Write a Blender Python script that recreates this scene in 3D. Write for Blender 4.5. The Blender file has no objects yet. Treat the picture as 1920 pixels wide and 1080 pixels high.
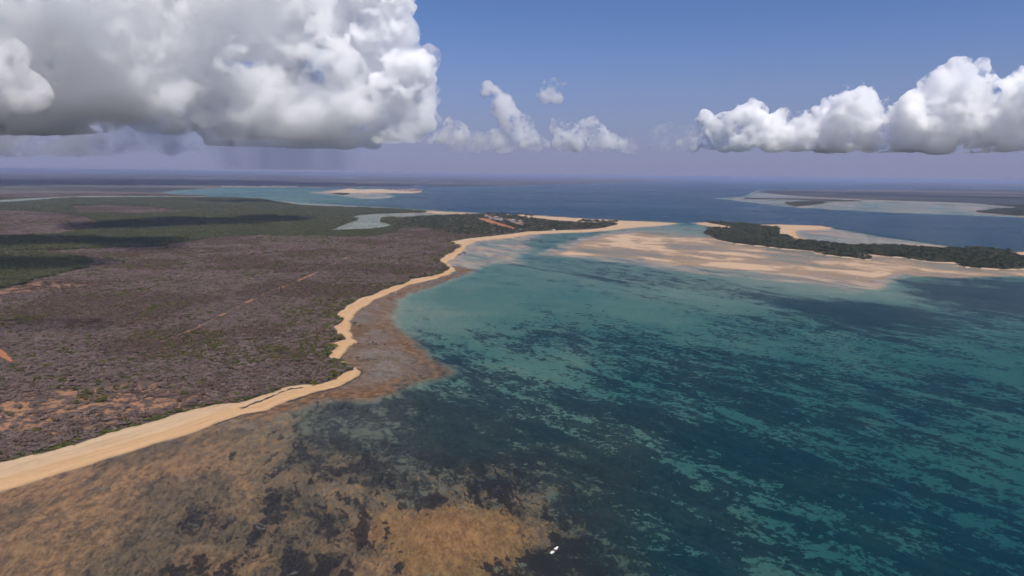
import bpy, bmesh, math, random
import numpy as np
from mathutils import Matrix, Vector

random.seed(7)
rng = np.random.default_rng(11)
R = math.radians
scene = bpy.context.scene
col = scene.collection

# ------------------------------------------------------------------ camera
CAM_H = 250.0                       # a light aircraft / helicopter over the reef
FPX = 1280.0                        # 24 mm lens on a 36 mm frame, in photo pixels
PITCH, ROLL = 9.45, 0.66
CM = Matrix.Rotation(R(90 - PITCH), 4, 'X') @ Matrix.Rotation(R(ROLL), 4, 'Z')
cam_data = bpy.data.cameras.new('camera')
cam_data.lens = 24.0; cam_data.sensor_width = 36.0
cam_data.clip_start = 1.0; cam_data.clip_end = 400000.0
cam = bpy.data.objects.new('camera', cam_data)
cam.matrix_world = Matrix.Translation((0, 0, CAM_H)) @ CM
col.objects.link(cam); scene.camera = cam

# ------------------------------------------------------------------ sky and sun
SUN_EL, SUN_AZ = 57.0, 142.0        # azimuth measured from the view direction, + to the right
world = bpy.data.worlds.new('World'); scene.world = world; world.use_nodes = True
wt = world.node_tree; wt.nodes.clear()
def wn(t, **k):
    n = wt.nodes.new(t)
    for a, b in k.items(): setattr(n, a, b)
    return n
sky = wn('ShaderNodeTexSky', sky_type='NISHITA', sun_disc=False)
sky.sun_elevation = R(SUN_EL); sky.sun_rotation = R(SUN_AZ)
sky.altitude = 250.0; sky.air_density = 1.0; sky.dust_density = 1.2; sky.ozone_density = 2.5
bg = wn('ShaderNodeBackground'); bg.inputs['Strength'].default_value = 0.10
wo = wn('ShaderNodeOutputWorld')
tint = wn('ShaderNodeMix', data_type='RGBA', blend_type='MULTIPLY')
tint.inputs['Factor'].default_value = 1.0
tint.inputs['B'].default_value = (0.59, 0.68, 0.99, 1)
# a murky, even air layer low over the horizon all the way round
geo = wn('ShaderNodeNewGeometry'); sep = wn('ShaderNodeSeparateXYZ')
mr = wn('ShaderNodeMapRange', interpolation_type='SMOOTHSTEP')
mr.inputs['From Min'].default_value = -0.02; mr.inputs['From Max'].default_value = 0.22
mr.inputs['To Min'].default_value = 0.93; mr.inputs['To Max'].default_value = 0.0
low = wn('ShaderNodeMix', data_type='RGBA')
low.inputs['B'].default_value = (2.55, 2.72, 4.35, 1)
wt.links.new(geo.outputs['Incoming'], sep.inputs[0])
neg = wn('ShaderNodeMath', operation='MULTIPLY'); neg.inputs[1].default_value = -1.0
wt.links.new(sep.outputs['Z'], neg.inputs[0]); wt.links.new(neg.outputs[0], mr.inputs['Value'])
wt.links.new(sky.outputs[0], tint.inputs['A'])
wt.links.new(tint.outputs['Result'], low.inputs['A'])
wt.links.new(mr.outputs['Result'], low.inputs['Factor'])
wt.links.new(low.outputs['Result'], bg.inputs['Color']); wt.links.new(bg.outputs[0], wo.inputs['Surface'])

sl = bpy.data.lights.new('sun', 'SUN'); sl.energy = 4.6; sl.angle = R(0.5); sl.color = (1.0, 0.94, 0.86)
sun = bpy.data.objects.new('sun', sl); col.objects.link(sun)
SD = Vector((math.cos(R(SUN_EL)) * math.sin(R(SUN_AZ)), math.cos(R(SUN_EL)) * math.cos(R(SUN_AZ)), math.sin(R(SUN_EL))))
sun.rotation_euler = (-SD).to_track_quat('-Z', 'Y').to_euler(); sun.location = (0, 0, 3000)

scene.view_settings.view_transform = 'Standard'; scene.view_settings.look = 'None'
scene.view_settings.exposure = 0.0; scene.view_settings.gamma = 1.0
scene.render.engine = 'CYCLES'
cy = scene.cycles
cy.use_denoising = True; cy.use_adaptive_sampling = True; cy.adaptive_threshold = 0.055; cy.adaptive_min_samples = 14
cy.max_bounces = 80; cy.volume_bounces = 80; cy.transparent_max_bounces = 12
cy.diffuse_bounces = 2; cy.glossy_bounces = 2; cy.transmission_bounces = 4

# ------------------------------------------------------------------ helpers
CMn = np.array(CM.to_3x3())
def G(px, py, z=0.0):
    """ground point under a photo pixel, at height z"""
    d = CMn @ np.array([(px - 960) / FPX, -(py - 540) / FPX, -1.0])
    t = (CAM_H - z) / max(-d[2], 1e-4)
    return np.array([d[0] * t, d[1] * t])
def AT(px, py, dist):
    """point on a pixel's sight line at a given ground distance"""
    d = CMn @ np.array([(px - 960) / FPX, -(py - 540) / FPX, -1.0])
    t = dist / math.hypot(d[0], d[1])
    return Vector((d[0] * t, d[1] * t, CAM_H + d[2] * t))
def poly(pts): return np.array([G(*p) for p in pts])
def link(o, parent=None):
    col.objects.link(o)
    if parent is not None: o.parent = parent
    return o
def tag(o, label=None, cat=None, group=None, kind=None):
    if label: o['label'] = label
    if cat: o['category'] = cat
    if group: o['group'] = group
    if kind: o['kind'] = kind
    return o
def mesh_obj(name, verts, faces, mat, parent=None, smooth=False):
    me = bpy.data.meshes.new(name); me.from_pydata([tuple(v) for v in verts], [], faces); me.update()
    if mat: me.materials.append(mat)
    if smooth: me.polygons.foreach_set('use_smooth', [True] * len(me.polygons))
    return link(bpy.data.objects.new(name, me), parent)
def big_mesh(name, co, quads, mat, attrs=None, smooth=True):
    me = bpy.data.meshes.new(name)
    nv, nf = len(co), len(quads)
    me.vertices.add(nv); me.vertices.foreach_set('co', np.ascontiguousarray(co, dtype=np.float32).ravel())
    me.loops.add(nf * 4); me.loops.foreach_set('vertex_index', np.ascontiguousarray(quads, dtype=np.int32).ravel())
    me.polygons.add(nf); me.polygons.foreach_set('loop_start', np.arange(nf, dtype=np.int32) * 4)
    me.update(calc_edges=True)
    me.polygons.foreach_set('use_smooth', np.full(nf, smooth))
    for k, v in (attrs or {}).items():
        a = me.attributes.new(k, 'FLOAT', 'POINT'); a.data.foreach_set('value', np.ascontiguousarray(v, dtype=np.float32))
    me.materials.append(mat)
    return link(bpy.data.objects.new(name, me))

def vnoise(x, y, seed=0):
    """value noise, 0..1"""
    xi = np.floor(x).astype(np.int64); yi = np.floor(y).astype(np.int64)
    xf = x - xi; yf = y - yi
    u = xf * xf * (3 - 2 * xf); v = yf * yf * (3 - 2 * yf)
    def h(a, b):
        n = (a * 374761393 + b * 668265263 + seed * 974711) & 0x7fffffff
        n = ((n ^ (n >> 13)) * 1274126177) & 0x7fffffff
        return ((n ^ (n >> 16)) & 0xffff) / 65535.0
    return (h(xi, yi) * (1 - u) + h(xi + 1, yi) * u) * (1 - v) + (h(xi, yi + 1) * (1 - u) + h(xi + 1, yi + 1) * u) * v
def fbm(x, y, seed=0, oct=4):
    s = 0; a = 0.5; t = 0
    for i in range(oct):
        s = s + a * vnoise(x, y, seed + i); t += a; a *= 0.5; x = x * 2.03 + 17.1; y = y * 2.03 + 5.7
    return s / t
def sstep(a, b, x):
    t = np.clip((x - a) / (b - a), 0, 1); return t * t * (3 - 2 * t)

# ------------------------------------------------------------------ the map, traced on the ground
def hor(px, k): return (px, 327 + (px - 960) * 0.01152 + k)
VEG_COAST = [(-900, 1117), (0, 871), (82, 852), (142, 836), (210, 813), (262, 800), (311, 785), (356, 772), (412, 759.5), (446, 758),
    (463, 753), (499, 742), (536, 729), (562, 725), (596, 723), (622, 716), (642, 704), (661, 695), (639, 680), (615, 676), (622, 661),
    (633, 655), (619, 646), (650, 638), (639, 629), (621, 615), (647, 601), (630, 595), (650, 577), (672, 563), (700, 553.6), (730, 540),
    (758, 534), (778, 524), (814, 519), (843, 506), (833, 497), (819, 491), (832, 481), (847, 473), (860, 463), (842, 455), (877, 448),
    (927, 443.5), (960, 439), (987, 435.5), (1043, 433), (1100, 431), (1133, 428), (1158, 421), (1140, 419.4), (1107, 419.6), (1080, 418.6),
    (1043, 415.4), (993, 410), (960, 405), (930, 403), (905, 402.3), (880, 403.3), (827, 405.3), (803, 397.4), (722, 391.8), (640, 389),
    (567, 386.6), (517, 378.6), (493, 373.6), (417, 370.5), (333, 370.2), (170, 371), (0, 372), (-900, 374)]
P = {}
P['main'] = poly(VEG_COAST)
P['farnorth'] = poly([hor(-1500, 1.0), hor(-900, 1.0), hor(0, 1.0), hor(600, 1.0), hor(1000, 1.2), hor(1290, 2.0), (1290, 340), (1127, 344), (983, 347), (893, 349),
    (793, 350.3), (560, 352), (520, 351.4), (417, 352), (333, 357), (296, 361), (330, 365.5), (386, 366.5), (380, 368.6), (165, 368.4), (80, 371), (0, 372.2), (-900, 374.2), (-1500, 374)])
P['lagoon'] = poly([(617, 434), (643, 423), (670, 412), (657, 407.5), (677, 403), (720, 400), (800, 398.6), (830, 400), (880, 401.6), (860, 403.6), (827, 405.4), (777, 407),
    (720, 408.4), (710, 413), (737, 425), (720, 429), (670, 433)])
P['creek'] = poly([(-300, 392), (0, 381), (60, 377.4), (110, 372.6), (170, 370.4), (240, 369.2), (385, 368.9), (385, 368.2), (165, 367.8), (80, 371), (0, 375.2), (-300, 382)])
P['island'] = poly([(1324, 416.4), (1380, 419), (1425, 424), (1459, 430), (1462, 440), (1492, 450), (1522, 455), (1560, 459.5), (1624, 462.6), (1725, 465.6), (1785, 468), (1819, 466),
    (1875, 471), (1897, 475), (1912, 484), (1990, 490), (2300, 500), (2300, 515), (1920, 504), (1875, 505.5), (1837, 502.5), (1796, 499), (1800, 493), (1740, 491), (1687, 482.5), (1631, 478), (1560, 474),
    (1522, 470.6), (1474, 467), (1432, 462), (1380, 457), (1342, 450), (1322, 437), (1329, 428.5), (1387, 429.5), (1357, 423.6), (1324, 418)])
P['strip'] = poly([(1526, 473), (1560, 475.6), (1600, 479), (1635, 483.5), (1631, 487), (1580, 482), (1537, 477)])
P['fr1'] = poly([(1421, 358.6), (1450, 356.8), (1600, 356.2), (1800, 355), (1920, 356.4), (2600, 364), (2600, 396), (1920, 390), (1850, 384), (1805, 380.4), (1620, 374.6), (1530, 370), (1470, 366), (1424, 361)])
P['fr2'] = poly([(1826, 398), (1860, 393.4), (1920, 391), (2600, 398), (2600, 425), (1920, 405.5), (1870, 402)])
P['fr3'] = poly([(1378, 373), (1420, 371), (1540, 372.5), (1610, 376), (1612, 378.6), (1560, 378), (1500, 375)])
P['fr4'] = poly([(1470, 382), (1490, 378.8), (1540, 378), (1552, 381), (1520, 386), (1490, 387.5)])
P['fr5'] = poly([(1560, 346.8), (1920, 345.5), (2600, 352), (2600, 358), (1920, 351.5), (1700, 350)])
P['portveg'] = poly([(624, 363.5), (632, 361.8), (648, 362.2), (657, 364.5), (646, 366), (632, 365.6)])
LAND = ['main', 'farnorth', 'island', 'strip', 'fr1', 'fr2', 'fr3', 'fr4', 'fr5', 'portveg']
# dry sand (each reaches under the land it borders)
P['beach'] = poly([(-900, 1182), (0, 922), (37, 912), (112, 888), (187, 867), (262, 843), (337, 819), (412, 792), (465, 775), (500, 769), (528, 758), (583, 738), (633, 726), (672, 706), (678, 697),
    (656, 686), (639, 672), (650, 658), (669, 641), (653, 619), (658, 605), (664, 591), (678, 580), (708, 560.5), (767, 534.5), (825, 522), (853, 508), (846, 499), (840, 492), (854, 480), (866, 470), (872, 462),
    (893, 452), (960, 446), (993, 440), (1060, 436.6), (1110, 434.4), (1143, 432), (1177, 428), (1200, 426), (1245, 423), (1277, 418), (1240, 416.4), (1200, 415), (1100, 409.8), (1027, 405.2), (985, 402.4), (940, 401.4),
    (880, 400), (800, 396), (760, 393), (722, 390.6), (640, 388), (567, 385.6), (517, 377.6), (490, 373), (480, 376), (560, 390), (640, 395), (800, 402), (900, 410), (960, 425), (820, 450), (780, 500), (600, 580), (560, 700), (400, 740), (0, 840), (-900, 1080)])
P['bank'] = poly([(1040, 474), (1062, 470), (1093, 452), (1143, 441.6), (1193, 434.5), (1240, 434), (1331, 446), (1444, 459), (1537, 470), (1650, 478), (1700, 483), (1760, 490), (1796, 494), (1837, 499), (1875, 502), (2000, 503),
    (2000, 519), (1880, 518), (1800, 521), (1715, 517), (1690, 512), (1650, 524), (1610, 528), (1537, 517), (1440, 509), (1361, 505), (1275, 496), (1200, 485), (1127, 481), (1017, 476.5)])
P['northbeach'] = poly([(1380, 418.6), (1402, 419.8), (1462, 421), (1537, 423.4), (1564, 427.5), (1537, 431), (1487, 431.5), (1500, 444), (1526, 454), (1480, 450), (1440, 436), (1400, 424)])
P['inletsand'] = poly([(1300, 416.4), (1340, 417), (1400, 428), (1392, 431), (1350, 427), (1310, 421)])
P['eastbeach'] = poly([(1890, 473), (1930, 472), (2300, 490), (2300, 500), (1930, 492), (1905, 484)])
P['port'] = poly([(607, 360.4), (634, 357), (651, 353.6), (673, 355), (714, 354.6), (737, 355.4), (787, 353.4), (795, 356.5), (783, 362), (749, 362.2), (703, 361.4), (669, 361.6), (640, 362)])
SAND = ['beach', 'bank', 'northbeach', 'inletsand', 'eastbeach', 'port']
# tidal flats: ankle-deep at low water
P['flat_reef'] = poly([(889, 506), (842, 527), (792, 542.5), (744, 560.5), (739, 591), (730, 605), (750, 622), (778, 641), (794, 658), (846, 697), (833, 706), (778, 716), (736, 735.5), (694, 747), (650, 750), (611, 748),
    (540, 770), (470, 790), (440, 780), (560, 735), (640, 700), (620, 660), (630, 600), (700, 550), (830, 505), (850, 500)])
P['flat_head'] = poly([(840, 500), (850, 480), (870, 455), (960, 443), (1000, 437), (1010, 440), (986, 450), (978, 458), (990, 467), (983, 475), (960, 484), (975, 494), (930, 492), (885, 503), (860, 510)])
P['flat_bank'] = poly([(1010, 477), (1090, 447), (1190, 430), (1330, 446), (1550, 478), (1690, 497), (1690, 515), (1640, 540), (1600, 548), (1530, 532), (1400, 519), (1270, 508), (1130, 487)])
P['flat_north'] = poly([(1470, 428), (1570, 430), (1640, 442), (1760, 459), (1800, 467), (1700, 470), (1560, 465), (1480, 450)])
P['flat_right'] = poly([(1340, 371.6), (1400, 368), (1410, 360), (1425, 356.5), (1470, 362), (1620, 372), (1860, 380), (1940, 392), (2600, 420), (2600, 440), (1920, 409), (1830, 404.6), (1660, 398.5), (1500, 390), (1440, 384)])
P['flat_bay'] = poly([(517, 376), (560, 380), (640, 385), (722, 389), (820, 394), (915, 399), (900, 402), (722, 394), (567, 390), (500, 378)])
P['flat_port'] = poly([(585, 361), (640, 355), (700, 360), (730, 366), (735, 371), (690, 373), (650, 368)])
FLAT = ['flat_reef', 'flat_head', 'flat_bank', 'flat_north', 'flat_right', 'flat_bay', 'flat_port']
# green ground: mangrove woods and evergreen thicket
P['mangrove'] = poly([(-900, 374), (0, 372), (170, 371), (333, 370.2), (417, 370.5), (493, 373.6), (517, 378.6), (567, 386.6), (640, 389), (722, 391.8), (803, 397.4), (827, 405.4), (740, 407), (760, 424), (748, 430), (735, 439), (690, 447),
    (640, 446), (560, 444), (430, 445), (370, 454), (300, 466), (170, 472), (60, 474), (-900, 490)])
P['headland'] = poly([(737, 424), (760, 410), (827, 405.3), (880, 403.3), (905, 402), (960, 405), (993, 408), (1043, 412), (1107, 417), (1160, 421), (1133, 428), (1043, 433), (960, 439), (900, 443), (850, 440), (800, 430)])
P['thicket'] = poly([(-900, 470), (-100, 476), (60, 478), (120, 484), (180, 492), (185, 500), (140, 512), (60, 530), (0, 546), (-900, 640)])
P['dryin'] = poly([(-900, 400), (0, 396), (90, 400), (150, 408), (185, 420), (165, 436), (100, 444), (0, 448), (-900, 452)])
P['drytop'] = poly([(130, 390), (200, 386), (300, 392), (360, 400), (250, 404), (150, 402)])
# bare ground
P['airstrip'] = poly([(887, 410), (910, 411), (957, 426.5), (968, 431), (960, 432.4), (930, 424), (905, 416)])
TRACK = [(300, 648), (368, 621), (398, 604), (430, 588), (455, 575), (480, 563), (508, 550), (545, 536), (580, 521), (612, 505), (640, 491), (662, 480)]
P['track2'] = poly([(-120, 620), (0, 660), (12, 668), (26, 684), (22, 688), (6, 678), (-120, 636)])
P['farm'] = poly([(-60, 548), (20, 542), (75, 531), (105, 526), (130, 530), (190, 538), (170, 545), (90, 552), (0, 560)])
P['orange'] = poly([(640, 1000), (700, 965), (790, 950), (880, 952), (945, 948), (985, 985), (1000, 1020), (985, 1075), (900, 1130), (760, 1100), (735, 1040), (690, 1020)])
P['village'] = poly([(905, 408), (930, 408), (985, 416), (990, 424), (965, 426), (940, 418)])
P['openland'] = poly([(-900, 900), (0, 740), (130, 735), (250, 722), (330, 722), (400, 735), (420, 752), (330, 772), (200, 806), (100, 820), (0, 828), (-900, 1040)])

# ------------------------------------------------------------------ one polar sheet of ground, fine where near
ang = np.concatenate([np.arange(-180, -46, 4.0), np.arange(-46, 46.01, 0.085), np.arange(50, 181, 4.0)])
ang = np.radians(ang)
dep = np.concatenate([np.arange(0.115, 1.9, 0.05), np.arange(1.9, 38, 0.078)])
rad = np.concatenate([[150000.0], CAM_H / np.tan(np.radians(dep)), [200.0, 100.0, 40.0, 4.0]])
rad = np.sort(rad)
NA, NR = len(ang), len(rad)
AA, RR = np.meshgrid(ang, rad)          # [NR, NA]
X = (RR * np.sin(AA)).ravel(); Y = (RR * np.cos(AA)).ravel(); RV = RR.ravel()

def sdist(pg, x, y, reach):
    """signed distance (+ inside) of points to a polygon; far points are cut off at -reach"""
    out = np.full(len(x), -1.0) * reach
    lo = pg.min(0); hi = pg.max(0)
    rr = reach.max() if np.ndim(reach) else reach
    m = np.where((x > lo[0] - rr) & (x < hi[0] + rr) & (y > lo[1] - rr) & (y < hi[1] + rr))[0]
    if len(m) == 0: return out
    qx = x[m]; qy = y[m]
    d2 = np.full(len(m), 1e18); ins = np.zeros(len(m), bool)
    n = len(pg)
    for i in range(n):
        ax, ay = pg[i]; bx, by = pg[(i + 1) % n]
        ex, ey = bx - ax, by - ay
        t = np.clip(((qx - ax) * ex + (qy - ay) * ey) / (ex * ex + ey * ey + 1e-9), 0, 1)
        d2 = np.minimum(d2, (qx - ax - t * ex) ** 2 + (qy - ay - t * ey) ** 2)
        c = ((ay > qy) != (by > qy))
        if c.any(): ins ^= c & (qx < ex * (qy - ay) / (ey if abs(ey) > 1e-9 else 1e-9) + ax)
    d = np.sqrt(d2); d[~ins] *= -1
    out[m] = d
    return out

# ragged edges: warp the lookup position with noise that grows with distance like the tracing error
wamp = np.clip(RV * 0.011, 3, 60); wl = np.clip(RV * 0.02, 14, 250)
lev = np.exp(np.round(np.log(wl) * 2) / 2)
WX = X + wamp * (fbm(X / 30, Y / 30, 3) - .5) * (RV < 2500) + np.clip(RV * .008, 0, 110) * (fbm(X / 160, Y / 160, 5) - .5) * (RV >= 1200)
WY = Y + wamp * (fbm(X / 30, Y / 30, 9) - .5) * (RV < 2500) + np.clip(RV * .008, 0, 110) * (fbm(X / 160, Y / 160, 8) - .5) * (RV >= 1200)
S = {}
for k, pg in P.items():
    S[k] = sdist(pg, WX, WY, np.float64(600.0))
def umax(keys): return np.max([S[k] for k in keys], axis=0)
sd_land = umax(LAND)
sd_water_in = np.maximum(S['lagoon'], S['creek'])
sd_land = np.minimum(sd_land, -sd_water_in)
sd_sand = umax(SAND); sd_flat = np.maximum(umax(FLAT), S['lagoon'])
sd_green = np.maximum(np.maximum(S['mangrove'], S['headland']), S['thicket'])
sd_green = np.minimum(sd_green, -np.maximum(S['dryin'], S['drytop']))
sd_green = np.maximum(sd_green, np.max([S[k] for k in ('island', 'strip', 'fr1', 'fr2', 'fr3', 'fr4', 'portveg')], axis=0))
# dirt track: distance to a polyline
trk = poly(TRACK); dtr = np.full(len(X), 1e9)
for i in range(len(trk) - 1):
    a, b = trk[i], trk[i + 1]; e = b - a
    t = np.clip(((X - a[0]) * e[0] + (Y - a[1]) * e[1]) / (e @ e), 0, 1)
    dtr = np.minimum(dtr, np.hypot(X - a[0] - t * e[0], Y - a[1] - t * e[1]))
sd_bare = np.max([S['airstrip'], S['track2'], 3.6 - dtr - 2.4 * (fbm(X / 60, Y / 60, 61, 3) > .44)], axis=0)

# depth, seagrass cover and brown-weed cover from soundings, spread smoothly
CP = np.array([  # px, py, depth, grass, brown
    (100, 1000, .25, .12, 1), (-300, 1050, .25, .1, 1), (300, 900, .2, .26, 1.0), (180, 885, .15, .12, 1.15), (400, 825, .2, .2, 1.0), (450, 1010, .3, .42, 1), (600, 1060, .35, .55, 1), (720, 1030, .3, .45, 1), (500, 815, .4, .40, .66), (650, 800, .6, .72, .36), (850, 820, .8, .82, .22),
    (620, 900, .35, .5, .66), (780, 900, .45, .6, .5), (850, 1000, .15, .08, 1), (950, 1000, .2, .06, 1), (960, 940, .5, .6, .6), (1030, 1050, .6, .6, .62), (1100, 950, .9, .70, .40), (1150, 1060, 1.0, .68, .40), (1100, 800, 1.1, .66, .14),
    (950, 700, 1.2, .66, .1), (1000, 690, 1.4, .4, 0), (830, 620, .9, .32, 0), (780, 590, .8, .25, .1), (900, 560, 1.3, .15, 0), (1050, 560, 1.6, .22, 0), (1150, 590, 1.6, .25, 0), (1200, 630, 1.9, .5, 0), (1000, 625, 1.7, .66, 0), (900, 640, 1.5, .6, 0),
    (1300, 560, 1.0, .2, 0), (1250, 528, .9, .6, 0), (1400, 545, .9, .5, 0), (1400, 620, 1.9, .58, 0), (1600, 580, 2.0, .88, 0), (1800, 555, 2.2, 1.05, 0), (1900, 640, 2.2, .42, 0), (1800, 700, 2.6, .52, 0), (1500, 700, 2.4, .56, 0),
    (1200, 720, 2.0, .70, 0), (1400, 850, 2.5, .68, 0), (1800, 850, 2.6, .52, 0), (1600, 1000, 2.8, .66, 0), (1900, 1000, 3.2, .58, 0), (2400, 900, 3.6, .55, 0), (1250, 950, 1.5, .68, .14), (1300, 1060, 1.9, .70, .1), (1640, 545, .6, .12, 0), (1560, 540, .6, .15, 0), (1500, 526, .5, .2, 0), (1020, 450, 1.2, .5, 0), (1270, 432, .5, .3, 0),
    (900, 372, 11, 0, 0), (1100, 390, 13, 0, 0), (1300, 380, 13, 0, 0), (1500, 410, 12, 0, 0), (1700, 430, 11, 0, 0), (1900, 440, 10, 0, 0), (2400, 450, 10, 0, 0), (620, 372, 3.0, 0, 0), (520, 362, 2.0, 0, 0), (560, 372, 1.2, 0, 0), (1000, 352, 12, 0, 0), (1400, 346, 9, 0, 0), (1800, 350, 6, 0, 0), (400, 360, 1.5, 0, 0)])
cg = np.array([G(c[0], c[1]) for c in CP]); cu = np.degrees(np.arctan2(cg[:, 0], cg[:, 1])) / 12; cv = np.log(np.hypot(cg[:, 0], cg[:, 1])) / 0.22
U = np.degrees(AA.ravel()) / 12; V = np.log(np.maximum(RV, 250)) / 0.22
num = np.zeros((3, len(X))); den = np.zeros(len(X))
for i in range(len(CP)):
    w = 1.0 / ((U - cu[i]) ** 2 + (V - cv[i]) ** 2 + 0.05) ** 1.8
    den += w
    for j in range(3): num[j] += w * CP[i, 2 + j]
depth, grass, brown = num / den
depth = np.maximum(depth, 0.05)

# ------------------------------------------------------------------ heights
bump = fbm(X / 45, Y / 45, 21) - .5
fine = fbm(X / 9, Y / 9, 22, 3) - .5
Z = -depth * (0.8 + 0.5 * bump)
stx, sty = G(1120, 830), G(1450, 985); sdir = (sty - stx) / np.linalg.norm(sty - stx)
TU = X * sdir[0] + Y * sdir[1]; TV = -X * sdir[1] + Y * sdir[0]      # along and across the tide
zflat = -0.12 + 2.0 * (fbm(TU / 190, TV / 60, 31, 5) - .52) + .06 * fine - .30 * (np.maximum(S['flat_right'], S['flat_bay']) > 0)
zflat = np.where(S['flat_reef'] > -20, -.07 + .5 * (fbm(TU / 60, TV / 32, 33, 5) - .5), zflat)
tf = sstep(-np.clip(RV * .02, 20, 90), 12, sd_flat) * (RV < 60000)
Z = Z * (1 - tf) + zflat * tf
# low reef shoal with brown weed in the foreground
tb = sstep(-40, 0.5, sd_sand)
Z = np.where(sd_sand < 0, np.maximum(Z, Z * (1 - tb) + (-0.12) * tb), Z)
sand_h = np.clip(sd_sand, 0, 60)
bank_only = (S['bank'] > 0) & (S['beach'] < 0)
zs_beach = 0.05 + 2.0 * (1 - np.exp(-sand_h / 22.0)) + .12 * bump
BW = 90 * (fbm(X / 130, Y / 130, 45, 3) - .5)
zs_bank = -0.03 + 2.0 * (fbm((TU + BW) / 200, (TV + BW) / 90, 41, 5) - .465) * sstep(0, 30, sand_h) + .06 * fine
Z = np.where(sd_sand > 0, np.where(bank_only, zs_bank, zs_beach), Z)
zl = 1.6 + 1.5 * sstep(0, 8, sd_land) + 3.0 * sstep(30, 400, sd_land) * (0.4 + fbm(X / 220, Y / 220, 51)) + .5 * fine
zl = np.where((S['mangrove'] > 0) & (sd_land < 400), np.minimum(zl, .6 + .3 * bump), zl)
Z = np.where(sd_land > 0, zl, Z)
Z = np.where(sd_water_in > 0, np.minimum(-0.45 + .5 * bump, -.1), Z)

def lookup(arr, x, y):
    """bilinear value of a grid field at world points"""
    r = np.hypot(x, y); a = np.arctan2(x, y)
    i = np.clip(np.searchsorted(rad, r) - 1, 0, NR - 2); j = np.clip(np.searchsorted(ang, a) - 1, 0, NA - 2)
    u = np.clip((r - rad[i]) / (rad[i + 1] - rad[i]), 0, 1); v = np.clip((a - ang[j]) / (ang[j + 1] - ang[j]), 0, 1)
    g = arr.reshape(NR, NA)
    return (g[i, j] * (1 - v) + g[i, j + 1] * v) * (1 - u) + (g[i + 1, j] * (1 - v) + g[i + 1, j + 1] * v) * u
def gz(x, y): return float(lookup(Z, np.array([x]), np.array([y]))[0])

# ------------------------------------------------------------------ material kit
class NT:
    """small helper to write node graphs"""
    def __init__(s, name):
        s.m = bpy.data.materials.new(name); s.m.use_nodes = True; s.t = s.m.node_tree; s.t.nodes.clear()
        s.out = s.t.nodes.new('ShaderNodeOutputMaterial')
        s.pos = s.t.nodes.new('ShaderNodeNewGeometry').outputs['Position']
    def n(s, t, **k):
        x = s.t.nodes.new(t)
        for a, b in k.items(): setattr(x, a, b)
        return x
    def put(s, sock, v):
        if hasattr(v, 'is_output'): s.t.links.new(v, sock)
        else: sock.default_value = v
    def math(s, op, a, b=0.0, clamp=False):
        x = s.n('ShaderNodeMath', operation=op, use_clamp=clamp); s.put(x.inputs[0], a); s.put(x.inputs[1], b); return x.outputs[0]
    def attr(s, name):
        return s.n('ShaderNodeAttribute', attribute_name=name).outputs['Fac']
    def noise(s, scale, detail=4, rough=.55, vec=None, dist=0.0):
        x = s.n('ShaderNodeTexNoise'); s.put(x.inputs['Vector'], vec or s.pos)
        x.inputs['Scale'].default_value = scale; x.inputs['Detail'].default_value = detail
        x.inputs['Roughness'].default_value = rough; x.inputs['Distortion'].default_value = dist
        return x.outputs['Fac']
    def mapping(s, rot=0.0, scale=(1, 1, 1), vec=None):
        x = s.n('ShaderNodeMapping', vector_type='POINT'); s.put(x.inputs['Vector'], vec or s.pos)
        r = s.n('ShaderNodeVectorRotate', rotation_type='Z_AXIS'); s.put(r.inputs['Vector'], vec or s.pos); r.inputs['Angle'].default_value = rot
        s.t.links.new(r.outputs[0], x.inputs['Vector']); x.inputs['Scale'].default_value = scale
        return x.outputs[0]
    def step(s, v, a, b, lo=0.0, hi=1.0):
        x = s.n('ShaderNodeMapRange', interpolation_type='SMOOTHSTEP', clamp=True)
        s.put(x.inputs['Value'], v); s.put(x.inputs['From Min'], a); s.put(x.inputs['From Max'], b)
        s.put(x.inputs['To Min'], lo); s.put(x.inputs['To Max'], hi); return x.outputs[0]
    def mix(s, f, a, b, mode='MIX'):
        x = s.n('ShaderNodeMix', data_type='RGBA', blend_type=mode, clamp_factor=True)
        s.put(x.inputs[0], f); s.put(x.inputs[6], a if hasattr(a, 'is_output') else (*a, 1)); s.put(x.inputs[7], b if hasattr(b, 'is_output') else (*b, 1)); return x.outputs[2]
    def bump(s, h, dist, strength=1.0):
        x = s.n('ShaderNodeBump'); s.put(x.inputs['Height'], h); x.inputs['Distance'].default_value = dist; x.inputs['Strength'].default_value = strength
        return x.outputs[0]
    def principled(s, colr, rough=.9, spec=.2, normal=None):
        x = s.n('ShaderNodeBsdfPrincipled'); s.put(x.inputs['Base Color'], colr if hasattr(colr, 'is_output') else (*colr, 1)); s.put(x.inputs['Roughness'], rough)
        x.inputs['Specular IOR Level'].default_value = spec
        if normal: s.t.links.new(normal, x.inputs['Normal'])
        s.t.links.new(x.outputs[0], s.out.inputs['Surface']); return s.m

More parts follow.
